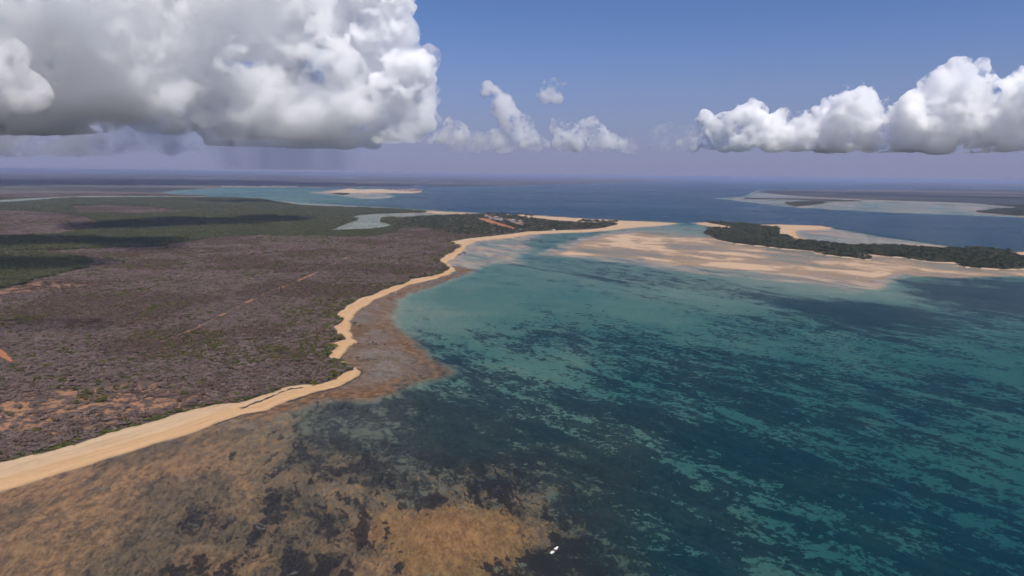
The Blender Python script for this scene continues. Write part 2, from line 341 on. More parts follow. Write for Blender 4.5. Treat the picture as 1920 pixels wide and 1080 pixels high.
def ground_material():
    k = NT('ground')
    land, sand, flat, green = k.attr('sd_land'), k.attr('sd_sand'), k.attr('sd_flat'), k.attr('sd_green')
    bare, grass, brown, opn = k.attr('sd_bare'), k.attr('grass'), k.attr('brown'), k.attr('sd_open')
    h = k.attr('height')
    n200 = k.noise(1/200, 5); n40 = k.noise(1/40, 6, .6); n9 = k.noise(1/9, 5, .6); n2 = k.noise(1/2.2, 3, .6)
    # --- sea floor: streaks of seagrass on pale sand, drawn out along the tide
    st1 = k.noise(1/130, 5, .66, k.mapping(STREAK, (.24, 1, 1)), .5)
    st2 = k.noise(1/26, 5, .72, k.mapping(STREAK, (.55, 1, 1)), .3)
    st3 = k.noise(1/6.5, 6, .74)
    mixn = k.math('ADD', k.math('ADD', k.math('MULTIPLY', st1, .31), k.math('MULTIPLY', st2, .35)), k.math('MULTIPLY', st3, .34))
    thr = k.math('SUBTRACT', .615, k.math('MULTIPLY', grass, .215))
    gr = k.step(mixn, k.math('SUBTRACT', thr, .014), k.math('ADD', thr, .014))
    # swept sandy runnels through the beds
    rid = k.math('ABSOLUTE', k.math('SUBTRACT', k.noise(1/60, 6, .66, k.mapping(STREAK, (.30, 1, 1)), .25), .5))
    rid = k.math('ADD', rid, k.math('MULTIPLY', k.math('SUBTRACT', st3, .5), .10))
    run = k.math('MULTIPLY', k.step(rid, .0, .035, 1.0, 0.0), k.step(brown, .1, .3, .12, .08))
    gr = k.math('MULTIPLY', gr, k.math('SUBTRACT', 1.0, run))
    sandc = k.mix(st2, (.19, .185, .14), (.42, .385, .28))
    sandc = k.mix(k.math('MULTIPLY', n200, .4), sandc, (.15, .165, .13))
    sandc = k.mix(k.step(brown, .06, .40, 0, .85), sandc, k.mix(st3, (.11, .09, .065), (.24, .18, .12)))
    grassc = k.mix(k.step(st3, .35, .65), (.010, .013, .014), (.050, .045, .042))
    floor = k.mix(k.math('MULTIPLY', gr, .94), sandc, grassc)
    # --- brown weed carpet on the shallow reef
    bn = k.noise(1/75, 6, .70, k.mapping(STREAK + .5, (.6, 1, 1)), .3)
    bn2 = k.noise(1/9, 5, .76, k.mapping(STREAK + .5, (.6, 1, 1)), .2)
    bn3 = k.noise(1/2.4, 5, .75, k.mapping(STREAK + .4, (.5, 1, 1)))
    fine_ = k.math('ADD', k.math('MULTIPLY', bn2, .55), k.math('MULTIPLY', bn3, .45))
    weed = k.mix(k.step(fine_, .38, .62), (.105, .060, .042), (.40, .205, .095))
    weed = k.mix(k.step(bn, .44, .56, 0, .85), weed, k.mix(k.step(fine_, .4, .6), (.045, .034, .027), (.19, .120, .070)))
    weed = k.mix(k.step(fine_, .58, .68, 0, .5), weed, (.46, .27, .16))
    org = k.math('ADD', k.attr('sd_orange'), k.math('MULTIPLY', k.math('SUBTRACT', bn2, .5), 60))
    weed = k.mix(k.step(org, -6, 8, 0, .85), weed, k.mix(k.step(fine_, .36, .64), (.17, .080, .034), (.40, .20, .080)))
    dk = k.math('ADD', k.math('MULTIPLY', k.noise(1/27, 6, .74, k.mapping(STREAK + .3, (.6, 1, 1)), .3), .62), k.math('MULTIPLY', bn2, .38))
    dthr = k.math('SUBTRACT', .665, k.math('MULTIPLY', grass, .36))
    weed = k.mix(k.step(dk, dthr, k.math('ADD', dthr, .035), 0, .92), weed, k.mix(bn3, (.010, .007, .009), (.040, .026, .024)))
    gl = k.noise(1/26, 5, .68, None, .5)
    weed = k.mix(k.step(gl, .640, .665, 0, .6), weed, (.22, .21, .15))
    bw = k.math('ADD', brown, k.math('ADD', k.math('MULTIPLY', k.math('SUBTRACT', bn, .5), 1.3), k.math('MULTIPLY', k.math('SUBTRACT', fine_, .5), 2.6)))
    floor = k.mix(k.step(bw, .30, .66), floor, weed)
    # --- tidal flats: wet sand, weed crusts
    fn = k.noise(1/38, 5, .65, k.mapping(STREAK, (.4, 1, 1)), .7)
    wetc = k.mix(k.step(fn, .35, .65), (.22, .18, .155), (.46, .345, .245))
    wetc = k.mix(k.step(n9, .60, .72, 0, .5), wetc, (.07, .055, .04))
    rf = k.math('ADD', k.math('MULTIPLY', fn, .55), k.math('MULTIPLY', k.noise(1/11, 5, .72), .45))
    reefw = k.mix(k.step(rf, .42, .56), k.mix(n9, (.15, .12, .11), (.27, .21, .17)), k.mix(n9, (.075, .05, .032), (.21, .12, .06)))
    sr = k.attr('sd_reef')
    rim = k.math('ADD', sr, k.math('MULTIPLY', k.math('SUBTRACT', fn, .5), 90))
    crust = k.mix(k.step(n9, .38, .62), (.075, .045, .026), (.26, .135, .058))
    reefw = k.mix(k.step(rim, 12, 46, .92, 0.0), reefw, crust)
    flc = k.mix(k.step(sr, -20, 5), wetc, reefw)
    flat = k.math('ADD', flat, k.math('MULTIPLY', k.math('SUBTRACT', fn, .5), 130))
    floor = k.mix(k.step(flat, -24, 10), floor, flc)
    # --- dry sand
    drift = k.noise(1/30, 5, .6, k.mapping(STREAK + 1.2, (.2, 1, 1)))
    dry = k.mix(drift, (.56, .34, .165), (.70, .46, .25))
    dry = k.mix(k.step(h, 1.25, 1.75, 0, .75), dry, (.62, .47, .31))
    cb = k.n('ShaderNodeCombineXYZ'); k.put(cb.inputs[0], k.math('MULTIPLY', sand, .16)); k.put(cb.inputs[1], k.math('MULTIPLY', n40, 2.2))
    band_ = k.noise(1.0, 4, .65, cb.outputs[0])
    dry = k.mix(k.step(band_, .40, .62, 0, .55), dry, (.46, .275, .13))
    dry = k.mix(k.step(k.math('ADD', k.math('MULTIPLY', n2, .5), k.math('MULTIPLY', n9, .5)), .56, .70, 0, .35), dry, (.34, .22, .12))
    dry = k.mix(k.step(k.attr('sd_bank'), -5, 10, 0, .6), dry, (.60, .45, .32))
    wet = k.mix(n9, (.27, .19, .125), (.38, .27, .175))
    hh = k.math('ADD', h, k.math('MULTIPLY', k.math('SUBTRACT', n40, .5), .5))
    sc = k.mix(k.step(hh, .05, .36), wet, dry)
    sand2 = k.math('ADD', sand, k.math('MULTIPLY', k.math('SUBTRACT', n9, .5), 7))
    floor = k.mix(k.step(sand2, -1.5, 1.5), floor, sc)
    # --- land: red-brown soil under grey brush, green ground under mangroves
    soil = k.mix(n40, (.33, .165, .085), (.42, .23, .125))
    litter = k.mix(n9, (.075, .056, .047), (.135, .10, .082))
    lc = k.mix(k.step(n9, .60, .78, 0, .5), litter, soil)
    op = k.math('ADD', opn, k.math('MULTIPLY', k.math('SUBTRACT', n40, .5), 90))
    lc = k.mix(k.math('MULTIPLY', k.step(op, -10, 25), k.step(n9, .44, .58)), lc, soil)
    grc = k.mix(n40, (.020, .030, .013), (.055, .068, .028))
    grc = k.mix(k.step(n200, .45, .65, 0, .6), grc, (.085, .080, .045))
    g2 = k.math('ADD', green, k.math('MULTIPLY', k.math('SUBTRACT', n40, .5), 50))
    lc = k.mix(k.step(g2, -12, 12), lc, grc)
    far = k.attr('far')
    band = k.noise(1/2600, 5, .6, k.mapping(0.05, (.35, 1, 1)))
    farc = k.mix(k.step(band, .42, .60), (.030, .036, .028), (.15, .115, .09))
    lc = k.mix(far, lc, farc)
    b2 = k.math('ADD', bare, k.math('MULTIPLY', k.math('SUBTRACT', n9, .52), 9))
    lc = k.mix(k.step(b2, -.6, .6), lc, k.mix(n9, (.36, .135, .055), (.46, .20, .095)))
    l2 = k.math('ADD', land, k.math('MULTIPLY', k.math('SUBTRACT', n9, .5), 5))
    floor = k.mix(k.step(l2, -1.0, 1.0), floor, lc)
    nb = k.math('ADD', k.math('MULTIPLY', n9, .6), k.math('MULTIPLY', n2, .25))
    floor = k.mix(1.0, floor, (.78, .78, .78), 'MULTIPLY')
    return k.principled(floor, .92, .15, k.bump(nb, 1.6, .6))

def water_material():
    k = NT('sea_water')
    d = k.attr('depth')
    def ab(c): return k.math('POWER', 2.71828, k.math('MULTIPLY', d, -c))
    cc = k.n('ShaderNodeCombineColor'); 
    for i, c in enumerate((.50, .135, .115)): k.put(cc.inputs[i], ab(c))
    tr = k.n('ShaderNodeBsdfTransparent'); k.put(tr.inputs['Color'], cc.outputs[0])
    df = k.n('ShaderNodeBsdfDiffuse'); df.inputs['Color'].default_value = (.006, .044, .080, 1)
    turb = k.math('SUBTRACT', 1.0, ab(.16))
    m1 = k.n('ShaderNodeMixShader'); k.put(m1.inputs[0], turb); k.t.links.new(tr.outputs[0], m1.inputs[1]); k.t.links.new(df.outputs[0], m1.inputs[2])
    # wind patches: rougher and smoother water
    w = k.noise(1/700, 5, .6, k.mapping(.3, (.3, 1, 1)))
    rip = k.noise(1/3.0, 3, .6, k.mapping(STREAK + 1.3, (.4, 1, 1)))
    gl = k.n('ShaderNodeBsdfGlossy'); gl.inputs['Color'].default_value = (1, 1, 1, 1); k.put(gl.inputs['Roughness'], k.step(w, .3, .7, .16, .3))
    nb = k.bump(rip, .35, .5); k.put(gl.inputs['Normal'], nb)
    fr = k.n('ShaderNodeFresnel'); fr.inputs['IOR'].default_value = 1.33
    ref = k.step(fr.outputs[0], .0, 1.0, 0.0, .50)     # a ruffled sea never mirrors fully at grazing angles
    fm = k.math('MULTIPLY', k.math('POWER', fr.outputs[0], 1.15), k.step(w, .3, .7, .30, .20))
    m2 = k.n('ShaderNodeMixShader'); k.put(m2.inputs[0], fm); k.t.links.new(m1.outputs[0], m2.inputs[1]); k.t.links.new(gl.outputs[0], m2.inputs[2])
    k.t.links.new(m2.outputs[0], k.out.inputs['Surface'])
    return k.m

s0, s1 = G(1120, 830), G(1450, 985)
STREAK = -math.atan2(s1[1] - s0[1], s1[0] - s0[0])
M_GROUND = ground_material(); M_WATER = water_material()

# ------------------------------------------------------------------ ground pieces and water
idx = np.arange(NR * NA).reshape(NR, NA)
quads = np.stack([idx[:-1, :-1], idx[:-1, 1:], idx[1:, 1:], idx[1:, :-1]], -1).reshape(-1, 4)
co = np.stack([X, Y, Z], -1)
far_w = sstep(4500, 8000, RV)
ATT = dict(sd_land=sd_land, sd_sand=sd_sand, sd_flat=sd_flat, sd_green=sd_green, sd_bare=sd_bare, sd_open=np.max([S['openland'], S['farm'], S['village']], axis=0),
           sd_orange=S['orange'], sd_bank=S['bank'], grass=grass, brown=brown, height=Z, far=far_w, sd_reef=S['flat_reef'], depth=np.maximum(-Z, 0))
fl = lambda a: a[quads].mean(1)
fland, fsand, fflat = fl(sd_land), fl(sd_sand), fl(sd_flat)
fisl = fl(umax(['island', 'strip'])); ffr = fl(umax(['fr1', 'fr2', 'fr3', 'fr4', 'fr5'])); fair = fl(S['airstrip']); ffn = fl(S['farnorth']); fport = fl(S['port']); fbank = fl(S['bank']); fbeach = fl(S['beach'])
region = np.zeros(len(quads), int)                                   # 0 seabed
region[fflat > 0] = 1
region[fsand > 0] = 2
region[(fsand > 0) & (fbank > fbeach)] = 3
region[(fsand > 0) & (fport > 0)] = 4
region[fland > 0] = 5
region[(fland > 0) & (fisl > 0)] = 6
region[(fland > 0) & (ffr > 0)] = 7
region[(fland > 0) & (ffn > 0)] = 8
region[(fland > 0) & (fair > 0)] = 9
for i, nm in enumerate(['seabed', 'tidal_flat', 'beach', 'sandbank', 'harbour_spit', 'mainland', 'island_ground', 'far_island_ground', 'far_coast', 'airstrip']):
    q = quads[region == i]
    if len(q) == 0: continue
    used = np.unique(q); remap = np.zeros(len(X), np.int64); remap[used] = np.arange(len(used))
    o = big_mesh(nm, co[used], remap[q], M_GROUND, {a: v[used] for a, v in ATT.items()}); o['kind'] = 'structure'
wq = quads[Z[quads].min(1) < 0.25]
used = np.unique(wq); remap = np.zeros(len(X), np.int64); remap[used] = np.arange(len(used))
wco = co[used].copy(); wco[:, 2] = 0
o = big_mesh('water', wco, remap[wq], M_WATER, dict(depth=ATT['depth'][used])); o['kind'] = 'structure'

# ------------------------------------------------------------------ clouds
def ico(sub=2):
    bm = bmesh.new(); bmesh.ops.create_icosphere(bm, subdivisions=sub, radius=1.0)
    v = np.array([p.co[:] for p in bm.verts]); f = np.array([[q.index for q in p.verts] for p in bm.faces]); bm.free(); return v, f
ICO_V, ICO_F = ico(2)
def cloud_material(name, density, lo=.485, hi=.535, size=480, aniso=.3, step=.55, alb=.999):
    k = NT(name)
    v = k.n('ShaderNodeVolumeScatter'); v.inputs['Color'].default_value = (alb - .0035, alb - .0035, alb + .0005, 1); v.inputs['Anisotropy'].default_value = aniso
    a = k.noise(1 / size, 4, .62, None, .4)
    b = k.noise(4.5 / size, 4, .62, None, .2)
    a = k.math('ADD', k.math('MULTIPLY', a, .74), k.math('MULTIPLY', b, .26))
    k.put(v.inputs['Density'], k.step(a, lo, hi, 0.0, density))
    k.t.links.new(v.outputs[0], k.out.inputs['Volume'])
    k.m.cycles.volume_step_rate = step
    return k.m
def cloud(name, balls, base_z, voxel, mat, label, seed=1, n1=22, n2=12, k1=.42, k2=.40, rough=2.5):
    """a heap of billows grown from balls (centre, radius), with a flattened base"""
    r = np.random.default_rng(seed)
    C = [(np.array(c, float), rm) for c, rm in balls]
    def grow(src, n, kk):
        out = []
        for c, rm in src:
            for i in range(n):
                d = r.normal(size=3); d /= np.linalg.norm(d)
                if d[2] < -.35: d[2] *= -1
                out.append((c + d * rm * r.uniform(.78, 1.0), rm * kk * r.uniform(.6, 1.15)))
        return out
    l1 = grow(C, n1, k1); l2 = grow(l1, n2, k2)
    V = []; F = []; o = 0
    for c, rm in C + l1 + l2:
        V.append(ICO_V * rm * np.array([1, 1, .92]) + c); F.append(ICO_F + o); o += len(ICO_V)
    V = np.concatenate(V); F = np.concatenate(F)
    lowm = V[:, 2] < base_z
    V[lowm, 2] = base_z + (V[lowm, 2] - base_z) * .08
    me = bpy.data.meshes.new(name)
    me.vertices.add(len(V)); me.vertices.foreach_set('co', V.astype(np.float32).ravel())
    me.loops.add(len(F) * 3); me.loops.foreach_set('vertex_index', F.astype(np.int32).ravel())
    me.polygons.add(len(F)); me.polygons.foreach_set('loop_start', np.arange(len(F), dtype=np.int32) * 3); me.update(calc_edges=True)
    ob = link(bpy.data.objects.new(name, me))
    md = ob.modifiers.new('union', 'REMESH'); md.mode = 'VOXEL'; md.voxel_size = voxel
    dg = bpy.context.evaluated_depsgraph_get(); dg.update()
    new = bpy.data.meshes.new_from_object(ob.evaluated_get(dg))
    ob.modifiers.clear(); ob.data = new; bpy.data.meshes.remove(me); new.name = name
    n = len(new.vertices); cc = np.empty(n * 3, np.float32); new.vertices.foreach_get('co', cc); cc = cc.reshape(-1, 3)
    nn = np.empty(n * 3, np.float32); new.vertices.foreach_get('normal', nn); nn = nn.reshape(-1, 3)
    d = fbm(cc[:, 0] / (voxel * 9) + cc[:, 2] / (voxel * 11), cc[:, 2] / (voxel * 8) + cc[:, 1] / (voxel * 9), seed, 4) - .5
    cc = cc + nn * (d * voxel * rough)[:, None]
    new.vertices.foreach_set('co', cc.ravel()); new.update()
    new.polygons.foreach_set('use_smooth', np.ones(len(new.polygons), bool))
    new.materials.clear(); new.materials.append(mat)
    return tag(ob, label, 'cloud', 'clouds in the sky')
def pxballs(bl, dist): return [(AT(px, py, dist + dd), rp * 1.24 / FPX * (dist + dd)) for (px, py, rp, dd) in bl]
def base(py, dist, px=960): return AT(px, py, dist).z
M_CUM = cloud_material('cumulus', .022)
M_WISP = cloud_material('ragged_cumulus', .008, .46, .58, 420)
def shade_cloud():
    k = NT('thick_cumulus'); v = k.n('ShaderNodeVolumeScatter'); v.inputs['Color'].default_value = (.999, .999, 1, 1); v.inputs['Density'].default_value = .006
    k.t.links.new(v.outputs[0], k.out.inputs['Volume']); return k.m
M_OVER = shade_cloud()
M_STORM = cloud_material('storm_cloud', .0062, .455, .545, 800, step=.14)
cloud('cumulus_cloud', pxballs([(1318, 240, 14, 0), (1322, 220, 9, 0), (1335, 258, 22, 0), (1300, 270, 14, 0), (1390, 248, 32, 0), (1412, 226, 22, 100), (1450, 262, 24, 0), (1488, 240, 24, 0), (1500, 262, 26, 0), (1360, 266, 20, 0), (1275, 274, 12, 0)], 12000), base(285, 12000, 1400), 28, M_CUM,
    'left heap of the white cumulus row on the right, with a small leaning turret', 3)
cloud('cumulus_cloud', pxballs([(1590, 232, 40, 0), (1575, 205, 18, 0), (1625, 228, 30, 100), (1650, 222, 20, 0), (1570, 262, 28, 0), (1640, 262, 26, 0)], 12200), base(285, 12200, 1600), 28, M_CUM, 'middle round heap of the white cumulus row on the right', 5)
cloud('cumulus_cloud', pxballs([(1712, 232, 28, 0), (1750, 232, 40, 100), (1800, 200, 46, 200), (1810, 175, 26, 200), (1870, 212, 40, 100), (1840, 246, 40, 0), (1765, 262, 30, 0), (1700, 262, 24, 0), (1920, 225, 44, 0), (1985, 232, 52, 0), (2060, 240, 50, 0), (1900, 262, 30, 0)], 12000), base(285, 12000, 1800), 30, M_CUM,
    'tallest white cumulus at the right edge with a grey underside', 7)
cloud('cumulus_cloud', pxballs([(915, 172, 12, 0), (932, 186, 15, 0), (945, 205, 18, 0), (960, 228, 22, 0), (985, 240, 17, 0), (975, 258, 20, 0), (1005, 264, 14, 0), (935, 266, 16, 0), (915, 264, 12, 0), (1022, 272, 10, 0)], 15000), base(280, 15000), 30, M_WISP, 'narrow leaning white cloud tower in the middle of the sky', 9, 16, 9)
cloud('cumulus_cloud', pxballs([(1045, 240, 14, 0), (1070, 250, 16, 0), (1108, 236, 13, 0), (1110, 255, 18, 0), (1140, 266, 14, 0), (1080, 270, 16, 0), (1165, 272, 10, 0), (1050, 268, 12, 0)], 17000), base(284, 17000), 34, M_WISP, 'faint ragged cloud group just left of the cumulus row', 11, 14, 8)
cloud('cumulus_cloud', pxballs([(848, 248, 18, 0), (862, 262, 16, 0), (832, 262, 14, 0)], 14000), base(272, 14000), 26, M_WISP, 'small round white cloud beside the foot of the storm cloud', 13, 16, 9)
cloud('cumulus_cloud', pxballs([(1030, 163, 12, 0), (1056, 160, 6, 0), (1020, 184, 12, 0), (1045, 186, 10, 0)], 16000), base(194, 16000), 26, M_WISP, 'thin torn cloud scrap above the narrow tower', 15, 12, 8)
# the great storm cloud over the far coast
r_ = random.Random(21); SB = []
for (px, py, rp, dd) in [(700, 20, 55, 0), (735, 70, 28, -300), (690, 90, 60, 0), (775, 130, 34, 0), (740, 165, 55, 0), (795, 150, 18, -200), (760, 215, 48, 0), (690, 190, 70, -400), (600, 60, 90, 0), (600, 170, 80, -500), (500, 40, 110, 0), (480, 170, 80, -300), (560, 235, 45, -200),
        (640, 238, 42, -300), (450, 240, 36, -200), (700, 245, 34, -200), (400, 110, 90, 0), (330, 30, 110, 0), (300, 160, 75, -200), (200, 90, 100, 100), (100, 20, 130, 200), (80, 150, 90, 0), (180, 195, 42, -200), (0, 100, 140, 200), (-150, 60, 170, 200), (-300, 100, 170, 200), (-480, 80, 180, 300), (0, 190, 60, 100), (-150, 180, 80, 100),
        (650, -110, 110, 200), (500, -140, 140, 200), (300, -140, 160, 300), (60, -160, 170, 300), (-200, -140, 190, 300), (700, -60, 60, 0), (260, 205, 30, 0), (340, 215, 34, 0)]:
    SB.append((px, py, rp, dd + 900))
cloud('storm_cloud', pxballs(SB, 12500), base(262, 13400, 560), 60, M_STORM, 'huge towering storm cloud filling the upper left sky, grey with a dark flat base', 17, 20, 10)
cloud('cumulus_cloud', pxballs([(735, 12, 26, 0), (738, 52, 20, 0), (712, 40, 34, 100), (722, 88, 26, 0), (748, 112, 16, 0), (782, 128, 24, 0), (798, 146, 14, 0), (768, 152, 24, 0), (745, 140, 22, 0), (700, -30, 44, 100), (735, -25, 24, 0), (690, 75, 26, 0), (765, 185, 18, 0), (720, 170, 22, 0)], 12300), base(215, 12300, 740), 30, M_CUM,
    'bright white billowing turret on the right flank of the storm cloud', 23, 20, 11)
cloud('cumulus_cloud', pxballs([(765, 248, 22, 0), (790, 240, 18, 0), (740, 258, 16, 0), (800, 258, 14, 0), (715, 262, 14, 0)], 12200), base(270, 12200, 770), 26, M_WISP, 'pale ragged cloud at the foot of the storm cloud, above the harbour', 25, 14, 9)
M_FAR = cloud_material('distant_cloud', .0022, .40, .62, 800, step=.45)
cloud('cloud_bank', pxballs([(-420, 235, 60, 0), (-300, 240, 55, 0), (-190, 245, 48, 0), (-80, 240, 50, 0), (10, 238, 46, 0), (70, 252, 34, 0), (130, 245, 40, 0), (200, 256, 32, 0), (260, 262, 26, 0), (320, 262, 26, 0), (375, 262, 22, 0)], 19000), base(292, 19000, 100), 90, M_FAR, 'dim cloud bank behind and below the left part of the storm cloud', 27, 12, 6)
cloud('cloud_bank', pxballs([(860, 268, 20, 0), (900, 270, 18, 0), (945, 272, 18, 0), (1000, 274, 16, 0), (1060, 276, 16, 0), (1120, 274, 18, 0), (1180, 276, 16, 0), (1235, 268, 20, 0), (1250, 250, 14, 0), (1285, 262, 18, 0)], 18500), base(287, 18500, 1050), 70, M_FAR, 'faint low cloud band above the horizon between storm and cumulus row', 37, 12, 6)
M_BASE = cloud_material('storm_base', .0065, .36, .56, 700, step=.4, alb=.93)
cloud('shelf_cloud', pxballs([(410, 258, 22, 0), (450, 262, 24, 0), (500, 263, 24, 0), (550, 264, 24, 0), (600, 265, 22, 0), (650, 265, 22, 0), (695, 265, 18, 0), (345, 236, 14, 200), (300, 226, 12, 300), (250, 218, 10, 300), (200, 212, 9, 400), (150, 208, 7, 400), (385, 244, 14, 100)], 13000), base(277, 13000, 550), 36, M_BASE, 'dark blue-grey shelf under the storm cloud, raining at its middle', 29, 12, 6)
# rain falling from the shelf
def rain():
    k = NT('rain'); v = k.n('ShaderNodeVolumePrincipled'); v.inputs['Color'].default_value = (.46, .52, .74, 1)
    n = k.noise(1 / 420, 3, .5, k.mapping(0, (1, 1, .12))); k.put(v.inputs['Density'], k.step(n, .35, .68, .00008, .00040)); k.t.links.new(v.outputs[0], k.out.inputs['Volume']); k.m.cycles.volume_step_rate = 1.0
    V = []; F = []; n_ = 20
    for (z, sc) in ((AT(560, 268, 13600).z, 1.0), (285.0, .86)):
        for i in range(n_):
            a_ = 2 * math.pi * i / n_; c_ = AT(530 + (8 if z < 300 else 0), 300, 13600)
            V.append((c_[0] + math.cos(a_) * 1500 * sc, c_[1] + math.sin(a_) * 900 * sc, z))
    for i in range(n_): F.append((i, n_ + i, n_ + (i + 1) % n_, (i + 1) % n_))
    F += [tuple(range(n_)), tuple(range(2 * n_ - 1, n_ - 1, -1))]
    o = mesh_obj('rain_shaft', V, F, k.m); tag(o, 'grey veil of rain falling under the dark shelf of the storm', 'rain', kind='stuff')
rain()
# fair-weather clouds overhead that throw the dark shadows on the mangroves
def overhead(px, py, w, l, h, alt, seed, label):
    g = G(px, py); c = np.array([g[0], g[1], 0]) + np.array(SD) * (alt / SD.z); q = random.Random(seed); b = []
    for i in range(9):
        b.append(((c[0] + q.uniform(-.5, .5) * w, c[1] + q.uniform(-.5, .5) * l, c[2] + q.uniform(.2, .8) * h), h * q.uniform(.5, .9)))
    return cloud('cumulus_cloud', b, alt, 40, M_OVER, label, seed, 12, 6)
overhead(390, 421, 620, 650, 240, 1500, 31, 'cumulus overhead shading the mangroves left of the lagoon')
overhead(120, 461, 700, 200, 170, 1500, 32, 'cumulus overhead shading the strip of mangroves at the left edge')
overhead(440, 379, 900, 500, 200, 2300, 33, 'cumulus overhead shading the mangroves along the bay')
overhead(30, 508, 400, 160, 140, 1500, 34, 'cumulus overhead shading the green thicket at the left edge')
overhead(60, 625, 240, 60, 70, 1400, 35, 'small cumulus overhead shading a patch of the dry brush')

# ------------------------------------------------------------------ haze: the humid air over the bay
def haze_material():
    k = NT('humid_air')
    v = k.n('ShaderNodeVolumePrincipled')
    v.inputs['Color'].default_value = (.46, .53, .78, 1); v.inputs['Density'].default_value = 3.3e-5; v.inputs['Anisotropy'].default_value = .1
    k.t.links.new(v.outputs[0], k.out.inputs['Volume']); return k.m
HB, HZ0, HZ1 = 156000.0, -16.0, 262.0
hv = [(sx * HB, sy * HB, z) for z in (HZ0, HZ1) for sx, sy in ((-1, -1), (1, -1), (1, 1), (-1, 1))]
haze = mesh_obj('haze', hv, [(3, 2, 1, 0), (4, 5, 6, 7), (0, 1, 5, 4), (1, 2, 6, 5), (2, 3, 7, 6), (3, 0, 4, 7)], haze_material()); haze['kind'] = 'stuff'

# ------------------------------------------------------------------ plants
def leaf_material(name, lo, hi, rough=.8):
    k = NT(name)
    oi = k.n('ShaderNodeObjectInfo').outputs['Random']
    n = k.noise(1/1.7, 2)
    f = k.math('ADD', k.math('MULTIPLY', oi, .7), k.math('MULTIPLY', n, .3))
    c = k.mix(f, lo, hi)
    d = k.n('ShaderNodeBsdfDiffuse'); k.put(d.inputs['Color'], c)
    t = k.n('ShaderNodeBsdfTranslucent'); k.put(t.inputs['Color'], c)
    m = k.n('ShaderNodeMixShader'); m.inputs[0].default_value = .22
    k.t.links.new(d.outputs[0], m.inputs[1]); k.t.links.new(t.outputs[0], m.inputs[2]); k.t.links.new(m.outputs[0], k.out.inputs['Surface'])
    return k.m
M_DRY = leaf_material('leafless_twigs', (.155, .113, .098), (.280, .208, .182))
M_DRY2 = leaf_material('brown_twigs', (.115, .077, .062), (.21, .148, .118))
M_OLIVE = leaf_material('olive_leaves', (.075, .082, .030), (.16, .145, .055))
M_GREEN = leaf_material('salt_bush_leaves', (.062, .084, .022), (.150, .170, .048))
M_MANG = leaf_material('mangrove_leaves', (.066, .074, .036), (.140, .140, .070))
M_CASU = leaf_material('casuarina_needles', (.044, .054, .029), (.088, .098, .050))
_k = NT('bark'); M_BARK = _k.principled(_k.mix(_k.noise(2.0), (.08, .06, .05), (.15, .12, .10)), .95)

def foliage_mesh(name, seed, n, mat, h=.75, size=(.13, .26), under=.15, hollow=.45, lean=1.0, stems=4, lobes=5):
    """crown of many small faces gathered in uneven clumps; unit radius, base at z = 0"""
    r = np.random.default_rng(seed); V = []; F = []
    cl = []
    for i in range(lobes):
        a = r.uniform(0, 2 * math.pi); q = r.uniform(.25, .62)
        cl.append((math.cos(a) * q, math.sin(a) * q, h * r.uniform(.5, .78), r.uniform(.34, .55)))
    for i in range(n):
        cx, cy_, cz, cr = cl[i % lobes]
        d = r.normal(size=3); d /= np.linalg.norm(d)
        if d[2] < -.2: d[2] *= -.6
        q = cr * r.uniform(hollow, 1.0)
        c = np.array([cx + d[0] * q, cy_ + d[1] * q, max(under * h, cz + d[2] * q * .62 * lean)])
        nrm = d * .6 + r.normal(size=3) * .55 + np.array([0, 0, .5]); nrm /= np.linalg.norm(nrm)
        t = np.cross(nrm, r.normal(size=3)); t /= np.linalg.norm(t); b = np.cross(nrm, t)
        s = r.uniform(*size); w = s * r.uniform(.35, .7); o = len(V)
        V += [c - t * s - b * w * .5, c - t * s * .2 - b * w, c + t * s, c + b * w]
        F.append((o, o + 1, o + 2, o + 3))
    for i in range(stems):
        cx, cy_, cz, cr = cl[i % lobes]
        w = .035; o = len(V)
        for (bx, by, z, ww) in ((cx * .12, cy_ * .12, -.06, w), (cx * .8, cy_ * .8, cz, w * .4)):
            for q in range(3):
                a = q * 2.094; V.append(np.array([bx + ww * math.cos(a), by + ww * math.sin(a), z]))
        for q in range(3): F.append((o + q, o + (q + 1) % 3, o + 3 + (q + 1) % 3, o + 3 + q))
    me = bpy.data.meshes.new(name); me.from_pydata([tuple(v) for v in V], [], F); me.update(); me.materials.append(mat)
    return me
DRY = [foliage_mesh('dry_shrub', 10 + i, 95, M_DRY, h=.62, size=(.10, .21), under=.2) for i in range(2)] + [foliage_mesh('dry_shrub', 14 + i, 95, M_DRY2, h=.62, size=(.10, .21), under=.2) for i in range(2)]
OLIVE = [foliage_mesh('olive_shrub', 30 + i, 105, M_OLIVE, h=.62) for i in range(2)]
GREEN = [foliage_mesh('salt_bush', 40 + i, 150, M_GREEN, h=.72, under=.02, size=(.10, .20), stems=2, lobes=6) for i in range(3)]
MANG = [foliage_mesh('mangrove_crown', 60 + i, 150, M_MANG, h=.85, under=.05, size=(.11, .22), stems=2, lobes=7) for i in range(3)]

